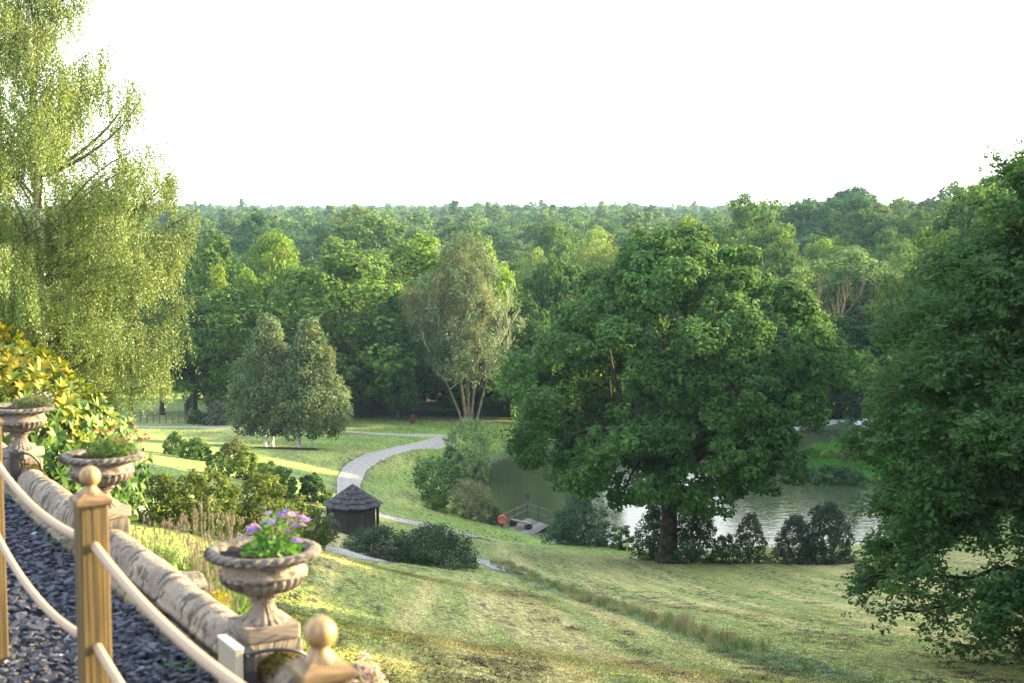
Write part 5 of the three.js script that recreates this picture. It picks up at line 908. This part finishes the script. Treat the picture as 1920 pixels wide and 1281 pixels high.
{
  // purple daisies in the nearest urn
  const base = p1.clone().add(V(0.045, 0.328, 0.02)), t = thing('daisy_plant', 'purple and lilac daisies with bright green leaves growing in the nearest urn', 'flowers', base), lg = blade(0.42, 0.25, 5), gs = [flat(0.10, 0.24, 0.03), flat(0.15, 0.32, 0.04), flat(0.07, 0.18, 0.03)], stemM = flat(0.22, 0.26, 0.10, 0.2);
  reseed(721);
  for (let i = 0; i < 250; i++) { const a = rr(0, 6.28), q = Math.pow(rnd(), 0.6), r = 0.098 * q, up = rr(0.0, 0.145) * (1.15 - q), m = part(t, 'leaf', lg, pick(gs), V(Math.cos(a) * r, up, Math.sin(a) * r)); aim(m, V(Math.cos(a) * rr(0.4, 1.3), rr(-0.1, 1), Math.sin(a) * rr(0.4, 1.3)), rr(0, 6.28)); m.scale.setScalar(rr(0.024, 0.044)); }
  for (let i = 0; i < 9; i++) { const a = rr(1.1, 2.2), m = part(t, 'leaf', lg, pick(gs), V(Math.cos(a) * 0.08, rr(-0.01, 0.02), Math.sin(a) * 0.1)); aim(m, V(Math.cos(a), rr(-1.2, -0.3), Math.sin(a) * 1.2), rr(-0.4, 0.4)); m.scale.setScalar(rr(0.045, 0.065)); }
  const heads = [[470, 992], [478, 986], [486, 990], [497, 980], [502, 984], [510, 978], [503, 962], [527, 966], [533, 960], [541, 958], [548, 964], [556, 962], [560, 972], [545, 976], [566, 968], [574, 974], [568, 984], [556, 986], [540, 996], [548, 1010], [556, 1013], [562, 1016], [468, 1001]];
  heads.forEach(([px, py], i) => {
    const e = at(px, py, -base.z + rr(-0.07, 0.07)).sub(base), s = V(e.x * 0.35, 0.06, e.z * 0.3), f = new Tub(); f.tube(curve(s, e, V(0, 0.012, 0), 5), taper(0.0022, 0.0016, 5), 5); part(t, 'stem', f.geo(), stemM);
    const P = new Fol(60), n = 18, tilt = V(rr(-0.35, 0.35), 1, rr(-0.2, 0.5)).normalize(), x = V().crossVectors(tilt, V(0, 0, 1)).normalize(), z = V().crossVectors(x, tilt), hue = rnd(), c = hue < 0.55 ? [0.24, 0.13, 0.44] : hue < 0.85 ? [0.36, 0.22, 0.46] : [0.46, 0.31, 0.46];
    for (let k = 0; k < n; k++) { const a = k / n * 6.283, R = 0.0098 + 0.002 * (k % 2), u = rr(0.8, 1.2); P.leaf(e.x + (x.x * Math.cos(a) + z.x * Math.sin(a)) * R, e.y + (x.y * Math.cos(a) + z.y * Math.sin(a)) * R, e.z + (x.z * Math.cos(a) + z.z * Math.sin(a)) * R, tilt.x, tilt.y, tilt.z, x.x * Math.cos(a) + z.x * Math.sin(a) + tilt.x * 0.2, x.y * Math.cos(a) + z.y * Math.sin(a) + tilt.y * 0.2, x.z * Math.cos(a) + z.z * Math.sin(a), 0.019, 0.0062, c[0] * u, c[1] * u, c[2] * u); }
    const h = part(t, 'flower_head', P.geo(), leafMat(1, 1, 1, 0.35)), eye = new THREE.SphereGeometry(0.0055, 8, 6); eye.scale(1, 0.6, 1); eye.translate(e.x, e.y + 0.002, e.z); part(h, 'flower_centre', eye, flat(0.32, 0.16, 0.30, 0.0));
  });
}
function headPlant(name, base, label, heads, o) {
  const t = thing(name, label, 'flowers', base), stemM = flat(...o.stem, 0.2); reseed(o.seed);
  const f = new Fol(4000); for (let i = 0; i < o.n; i++) { const a = rr(0, 6.28), q = Math.pow(rnd(), 0.55), r = o.r * q, y = rr(0, o.h) * (1.1 - 0.5 * q), e = rr(0.7, 1.3); f.leaf(Math.cos(a) * r + (o.dx ?? 0), y, Math.sin(a) * r * 0.7, rr(-1, 1), rr(0, 1), rr(-1, 1), Math.cos(a) + rr(-0.5, 0.5), rr(0, 1.4), Math.sin(a), o.leaf * rr(0.6, 1.3), o.leaf * o.wide, o.col[0] * e, o.col[1] * e, o.col[2] * e); } part(t, 'foliage', f.geo(), ONE);
  heads.forEach(([px, py]) => {
    const e = at(px, py, -base.z + rr(-0.08, 0.08)).sub(base), b = new Tub(); b.tube(curve(V(e.x * 0.4, 0.02, e.z * 0.4), e, V(0, 0.01, 0), 4), taper(0.002, 0.0014, 4), 4); part(t, 'stem', b.geo(), stemM);
    const P = new Fol(40); for (let k = 0; k < 16; k++) { const a = k / 16 * 6.283, R = o.head, u = rr(0.75, 1.25); P.leaf(e.x + Math.cos(a) * R, e.y - R * 0.25, e.z + Math.sin(a) * R, Math.cos(a) * 0.4, 1, Math.sin(a) * 0.4, Math.cos(a), -0.45, Math.sin(a), R * 2, R * 0.7, o.flower[0] * u, o.flower[1] * u, o.flower[2] * u); }
    const h = part(t, 'flower_head', P.geo(), leafMat(1, 1, 1, 0.3)), eye = new THREE.SphereGeometry(o.head * 0.75, 9, 7); eye.scale(1, 0.75, 1); eye.translate(e.x, e.y, e.z); part(h, 'flower_centre', eye, flat(...o.eye, 0));
  });
  return t;
}
headPlant('coneflower_plant', p2.clone().add(V(0.05, 0.328, 0)), 'feathery green plant with reddish brown flower heads in the middle urn', [[201, 808], [208, 806], [180, 804], [214, 797], [251, 797], [256, 808], [273, 814], [239, 814], [232, 822], [219, 822], [243, 824], [272, 822], [279, 822], [201, 828], [266, 823], [225, 824]], { seed: 731, n: 900, r: 0.14, h: 0.12, leaf: 0.032, wide: 0.28, col: [0.12, 0.19, 0.045], stem: [0.18, 0.2, 0.08], head: 0.0105, flower: [0.34, 0.10, 0.06], eye: [0.16, 0.05, 0.03] });
headPlant('aster_plant', p3.clone().add(V(0.09, 0.328, 0)), 'thin-leaved plant with small lilac flowers in the farthest urn', [[84, 738], [88, 742], [92, 748], [76, 740], [98, 746], [86, 735], [60, 738], [50, 744], [95, 740], [70, 735], [40, 745]], { seed: 732, n: 1100, r: 0.14, h: 0.10, leaf: 0.03, wide: 0.2, col: [0.105, 0.14, 0.055], stem: [0.18, 0.2, 0.1], head: 0.006, flower: [0.50, 0.40, 0.62], eye: [0.4, 0.3, 0.4] });

// rope fence
{
  const t = thing('rope_fence', 'wooden ball-topped posts joined by two pale sagging ropes along the slate terrace', 'fence', V(0, 0, 0));
  const wm = new THREE.MeshStandardMaterial({ map: woodMap, bumpMap: woodMap, bumpScale: 0.003, roughness: 0.75 }); wm.color.setRGB(0.30, 0.20, 0.044);
  const bm = new THREE.MeshPhysicalMaterial({ map: woodMap, roughness: 0.55, clearcoat: 0.15, clearcoatRoughness: 0.5 }); bm.color.setRGB(0.80, 0.51, 0.21);
  const cm = new THREE.MeshStandardMaterial({ map: woodMap, roughness: 0.7 }); cm.color.setRGB(0.54, 0.36, 0.165);
  const spots = [wp(0.985, 0, 2.43), wp(0.997, 0, 4.255), wp(1.022, 0, 6.08)], hTop = at(172, 943, 4.2).y, S = 0.0425;
  spots.forEach((p, i) => {
    const g = new RoundedBoxGeometry(2 * S, hTop + 0.3, 2 * S, 3, 0.006); g.translate(0, (hTop - 0.3) / 2, 0); const post = part(t, 'post', g, wm, p); post.rotation.y = TURN + [-0.03, 0.01, 0.02][i];
    const q = S + 0.009, c = new THREE.BufferGeometry(), y0 = hTop - 0.002, y1 = y0 + 0.020, y2 = y1 + 0.018, r2 = 0.024, v = [], I = [];
    for (const [r, y] of [[q - 0.006, y0], [q, y0 + 0.006], [q, y1], [r2, y2]]) v.push(-r, y, r, r, y, r, r, y, -r, -r, y, -r); for (let k = 0; k < 3; k++) for (let j = 0; j < 4; j++) { const a = k * 4 + j, b = k * 4 + (j + 1) % 4; I.push(a, b, b + 4, a, b + 4, a + 4); } I.push(0, 2, 1, 0, 3, 2, 12, 13, 14, 12, 14, 15);
    c.setAttribute('position', new THREE.Float32BufferAttribute(v, 3)); c.setIndex(I); const cf = c.toNonIndexed(); cf.setAttribute('uv', new THREE.Float32BufferAttribute(new Float32Array(cf.attributes.position.count * 2).map((_, k) => (k * 0.37) % 1), 2)); cf.computeVertexNormals(); part(post, 'post_cap', cf, cm);
    const ball = new THREE.LatheGeometry([[0.031, -0.050], [0.030, -0.046], [0.022, -0.038], [0.0165, -0.030], [0.0165, -0.0265], ...Array.from({ length: 15 }, (_, k) => { const a = -1.02 + (k / 14) * (1.02 + Math.PI / 2); return [Math.max(0, Math.cos(a) * 0.0315), Math.sin(a) * 0.0315]; })].map(([x, y]) => new THREE.Vector2(x, y)), 32); part(post, 'ball_finial', ball, bm, V(0, y2 + 0.047, 0));
  });
  const ropeMap = texture(128, (u, v) => { const s = Math.pow(Math.abs(Math.sin((u + v) * Math.PI * 3)), 0.4), q = 0.88 + 0.09 * s + 0.1 * (wfbm(u, v, 16, 2, 3) - 0.5); return [q, q, q]; }), rm = new THREE.MeshStandardMaterial({ map: ropeMap, bumpMap: ropeMap, bumpScale: 0.002, roughness: 0.8 }); rm.color.setRGB(0.40, 0.275, 0.18); ropeMap.repeat.set(1, 9);
  const hU = at(178, 1017, 4.2).y, hL = at(190, 1204, 4.2).y, ext = [wp(0.97, 0, 0.6), ...spots, wp(1.11, 0, 7.9)];
  for (const h of [hU, hL]) for (let i = 0; i < 4; i++) { const a = ext[i].clone().setY(h), b = ext[i + 1].clone().setY(h), dir = b.clone().sub(a).normalize().multiplyScalar(0.03), line = curve(a.add(dir), b.sub(dir), V(0, h === hU ? -0.055 : -0.075, 0), 24); part(t, 'rope', new Tub().tube(line, line.map(() => 0.0138), 12).geo(), rm); }
}
// lamp box and its cable by the nearest urn
{
  const t = thing('flood_light', 'cream metal lamp box with black back plate and looping cable beside the nearest urn', 'lamp', wp(1.762, 0, 5.0), TURN), cream = mat(0.33, 0.29, 0.205, { roughness: 0.45 }), blk = mat(0.012, 0.013, 0.015, { roughness: 0.4 });
  part(t, 'box', box(-0.066, 0.105, -0.08, 0.034, 0.255, 0.20, 0.005), cream); part(t, 'lid', box(-0.066, 0.236, -0.08, 0.038, 0.008, 0.204, 0.003), mat(0.5, 0.5, 0.48, { roughness: 0.3 }));
  part(t, 'back_plate', box(-0.024, 0.095, -0.06, 0.046, 0.25, 0.17, 0.005), blk);
  for (const y of [0.205, 0.205]) { const s = new THREE.SphereGeometry(0.004, 8, 6); s.translate(y === 0 ? 0 : -0.035, y, 0.026); part(t, 'screw', s, mat(0.5, 0.5, 0.5, { metalness: 1, roughness: 0.3 })); break; }
  const c = new THREE.CatmullRomCurve3([V(-0.01, 0.212, 0.02), V(0.04, 0.222, 0.045), V(0.10, 0.220, 0.06), V(0.16, 0.200, 0.06), V(0.205, 0.160, 0.045), V(0.232, 0.10, 0.03), V(0.236, 0.02, 0.02)]); part(t, 'cable', new THREE.TubeGeometry(c, 40, 0.007, 8), blk);
  const t3 = thing('flood_light', 'black lamp bracket with a looping black cable at the farthest urn, by the left edge', 'lamp', wp(1.77, 0, 9.8), TURN); part(t3, 'bracket', box(0.03, 0.14, 0.03, 0.05, 0.28, 0.1, 0.006), blk);
  const c3 = new THREE.CatmullRomCurve3([V(0.04, 0.26, 0.07), V(0.09, 0.262, 0.085), V(0.14, 0.235, 0.08), V(0.175, 0.19, 0.07), V(0.195, 0.13, 0.05), V(0.2, 0.06, 0.03)]); part(t3, 'cable', new THREE.TubeGeometry(c3, 40, 0.008, 8), blk);
}
// lavender and other plants behind the wall
function spikePlant(o, t0, baseY, label, n, hMin, hMax, R, head, seed, leafCol = [0.12, 0.22, 0.045]) {
  const p = wp(o, baseY, t0), t = thing('lavender_plant', label, 'lavender', p), L = new Fol(n * 26), S = new Tub(), F = new Fol(n * 26); reseed(seed);
  for (let i = 0; i < n; i++) {
    const a = rr(0, 6.28), q = Math.sqrt(rnd()), h = rr(hMin, hMax) * (1.05 - 0.25 * q), b = V(Math.cos(a) * q * R * 0.4, 0, Math.sin(a) * q * R * 0.4), e = V(Math.cos(a) * q * R * 1.15 + rr(-0.03, 0.03), h, Math.sin(a) * q * R * 1.15);
    S.tube(curve(b, e, V(0, 0.03, 0), 4), taper(0.0024, 0.0012, 4), 3);
    for (let k = 0; k < 24; k++) { const u = rr(0.05, 0.62), c = rr(0.6, 1.35), x = lerp(b.x, e.x, u) + rr(-0.03, 0.03), z = lerp(b.z, e.z, u) + rr(-0.03, 0.03); L.leaf(x, h * u, z, rr(-1, 1), rr(-0.2, 0.6), rr(-1, 1), Math.cos(a) * 0.5 + rr(-0.4, 0.4), 1, Math.sin(a) * 0.5 + rr(-0.4, 0.4), rr(0.07, 0.13), rr(0.007, 0.012), leafCol[0] * c, leafCol[1] * c, leafCol[2] * c); }
    const nh = 24, hl = head * rr(0.7, 1.2); for (let k = 0; k < nh; k++) { const u = k / nh, w = 0.008 * Math.sin(Math.PI * (0.15 + 0.8 * u)), aa = k * 2.4, c = rr(0.7, 1.25); F.leaf(e.x + Math.cos(aa) * w, e.y + u * hl, e.z + Math.sin(aa) * w, Math.cos(aa), 0.2, Math.sin(aa), Math.cos(aa) * 0.6, 1, Math.sin(aa) * 0.6, 0.012, 0.007, 0.20 * c, 0.165 * c, 0.12 * c); }
  }
  part(t, 'stems', S.geo(), flat(0.16, 0.19, 0.08, 0.1)); part(t, 'leaves', L.geo(), ONE); part(t, 'flower_spikes', F.geo(), leafMat(1, 1, 1, 0.25));
}
spikePlant(2.30, 7.25, -0.50, 'large lavender clump with faded flower spikes just behind the wall coping', 110, 0.42, 0.66, 0.28, 0.05, 741);
spikePlant(2.14, 6.50, -0.36, 'smaller lavender clump close to the lamp box, with a few tall spikes', 46, 0.34, 0.52, 0.16, 0.04, 742);
spikePlant(2.62, 8.25, -0.62, 'row of pale brown lavender spikes standing above the lawn edge, farther off', 60, 0.60, 0.70, 0.28, 0.05, 743);
spikePlant(2.55, 9.6, -0.70, 'green lavender clump beyond the middle urn beside the gravel path', 80, 0.30, 0.45, 0.4, 0.04, 744);
{
  const p = wp(2.06, -0.02, 6.35), t = thing('yellow_herb', 'small yellow green herb at the foot of the lavender beside the coping', 'herb', p), f = new Fol(400); reseed(751); for (let i = 0; i < 320; i++) { const a = rr(0, 6.28), l = rr(0, 0.075), e = rr(0.7, 1.3); f.leaf(Math.cos(a) * l, rr(0, 0.10), Math.sin(a) * l, rr(-1, 1), rr(0, 1), rr(-1, 1), Math.cos(a), 1, Math.sin(a), 0.03, 0.008, 0.30 * e, 0.27 * e, 0.03 * e); } part(t, 'leaves', f.geo(), ONE);
  const q = wp(2.24, -0.25, 4.35), s = thing('stonecrop_plant', 'pale pink flower clusters with yellow green leaves right of the nearest post', 'flowers', q), lf = new Fol(900); reseed(752);
  for (let i = 0; i < 500; i++) { const a = rr(0, 6.28), l = 0.085 * Math.sqrt(rnd()), y = rr(0.05, 0.33), e = rr(0.7, 1.3); lf.leaf(Math.cos(a) * l + 0.02, y, Math.sin(a) * l, rr(-1, 1), 1, rr(-1, 1), Math.cos(a), 0.4, Math.sin(a), 0.03, 0.018, 0.20 * e, 0.25 * e, 0.04 * e); } part(s, 'leaves', lf.geo(), ONE);
  const pm = flat(0.62, 0.42, 0.36, 0.25);
  for (const [px, py, r] of [[684, 1228, 9], [676, 1237, 8], [690, 1235, 8], [668, 1246, 8], [682, 1250, 12], [694, 1256, 12], [702, 1252, 10], [672, 1262, 11], [688, 1264, 12], [706, 1264, 11], [698, 1274, 13], [714, 1272, 11], [718, 1284, 12], [664, 1278, 8], [684, 1282, 12], [706, 1288, 12]]) {
    const e = at(px, py, -q.z + rr(-0.05, 0.05)).sub(q), k = r / FPX * -q.z, gs = []; for (let i = 0; i < 22; i++) { const b = new THREE.OctahedronGeometry(k * rr(0.18, 0.3), 0), u = V(rr(-1, 1), rr(-0.2, 1), rr(-1, 1)).normalize().multiplyScalar(k * rr(0.5, 1)); b.rotateX(rr(0, 3)); b.translate(e.x + u.x, e.y + u.y * 0.7, e.z + u.z); gs.push(b); } const st = new Tub().tube([V(e.x * 0.5, 0, e.z * 0.5), e], [0.003, 0.003], 5).geo(); part(s, 'stem', st, flat(0.2, 0.24, 0.08, 0.1)); part(s, 'flower_cluster', mergeGeometries(gs), pm);
  }
}
// the big rhododendron at the left edge
{
  const D = 12.3, b = at(40, 915, D), base = V(b.x - 0.25, -1.2, b.z), t = thing('rhododendron', 'big glossy large-leaved rhododendron with golden new leaves at the left edge behind the urns', 'shrub', base);
  reseed(761);
  const lg = [blade(0.34, 0.18, 5), blade(0.30, 0.30, 5), blade(0.38, 0.08, 5)], R = 1.14, top = at(20, 615, D).y - base.y;
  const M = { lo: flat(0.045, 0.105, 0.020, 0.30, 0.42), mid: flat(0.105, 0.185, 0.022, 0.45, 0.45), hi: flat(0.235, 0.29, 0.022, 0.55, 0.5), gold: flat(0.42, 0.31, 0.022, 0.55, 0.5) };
  const br = new Tub(), list = [];
  const n = 860;
  for (let i = 0; i < n; i++) {          // whorls of leaves on the outside of the dome and some within
    const q = (i + 0.5) / n, y = lerp(0.25, 1, q) , a = i * 2.39996, rr0 = Math.sqrt(Math.max(0, 1 - Math.pow(clamp((y - 0.28) / 0.74, 0, 1), 2.4))) * R * rr(0.80, 1.06) * (rnd() < 0.25 ? rr(0.5, 0.9) : 1), p = V(Math.cos(a) * rr0 * 1.15, y * top * (1 - 0.10 * sstep(-0.3, 1, Math.cos(a)) - 0.0), Math.sin(a) * rr0), out = V(Math.cos(a) * rr0, (y - 0.35) * 1.6, Math.sin(a) * rr0).normalize();
    p.y -= 0.34 * sstep(0.1, 1.4, p.x) * sstep(0.5, 1, y);
    if (rnd() < 0.35) br.tube(curve(V(p.x * 0.2, p.y * 0.4, p.z * 0.2), p, V(0, -0.05, 0), 4), taper(0.012, 0.004, 4), 4);
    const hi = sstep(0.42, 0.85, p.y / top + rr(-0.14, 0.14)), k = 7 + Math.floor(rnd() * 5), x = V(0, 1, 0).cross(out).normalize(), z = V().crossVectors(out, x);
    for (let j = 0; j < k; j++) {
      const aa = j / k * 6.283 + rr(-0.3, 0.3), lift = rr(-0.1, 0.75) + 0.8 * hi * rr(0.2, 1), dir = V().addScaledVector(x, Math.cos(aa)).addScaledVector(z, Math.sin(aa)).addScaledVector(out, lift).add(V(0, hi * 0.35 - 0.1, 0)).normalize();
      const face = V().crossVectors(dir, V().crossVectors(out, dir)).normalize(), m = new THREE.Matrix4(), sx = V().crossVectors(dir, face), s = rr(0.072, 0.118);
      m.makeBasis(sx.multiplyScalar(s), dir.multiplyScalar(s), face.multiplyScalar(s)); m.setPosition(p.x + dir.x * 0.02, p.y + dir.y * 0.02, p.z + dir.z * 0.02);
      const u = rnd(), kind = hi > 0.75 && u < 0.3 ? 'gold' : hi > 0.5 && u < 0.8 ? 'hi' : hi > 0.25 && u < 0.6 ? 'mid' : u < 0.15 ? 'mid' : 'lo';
      list.push({ m, kind, g: Math.floor(rnd() * 3), see: p.z + p.x * 0.8 + p.y * 0.5 + rr(-0.3, 0.3) });
    }
  }
  list.sort((p, q) => q.see - p.see);
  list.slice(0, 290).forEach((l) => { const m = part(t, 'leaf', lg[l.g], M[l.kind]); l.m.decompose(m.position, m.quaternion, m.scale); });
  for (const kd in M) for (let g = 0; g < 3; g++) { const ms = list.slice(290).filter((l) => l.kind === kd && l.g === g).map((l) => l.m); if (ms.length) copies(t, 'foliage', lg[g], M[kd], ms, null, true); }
  part(t, 'branches', br.geo(), twigMat);
}
renderer.render(scene, camera);
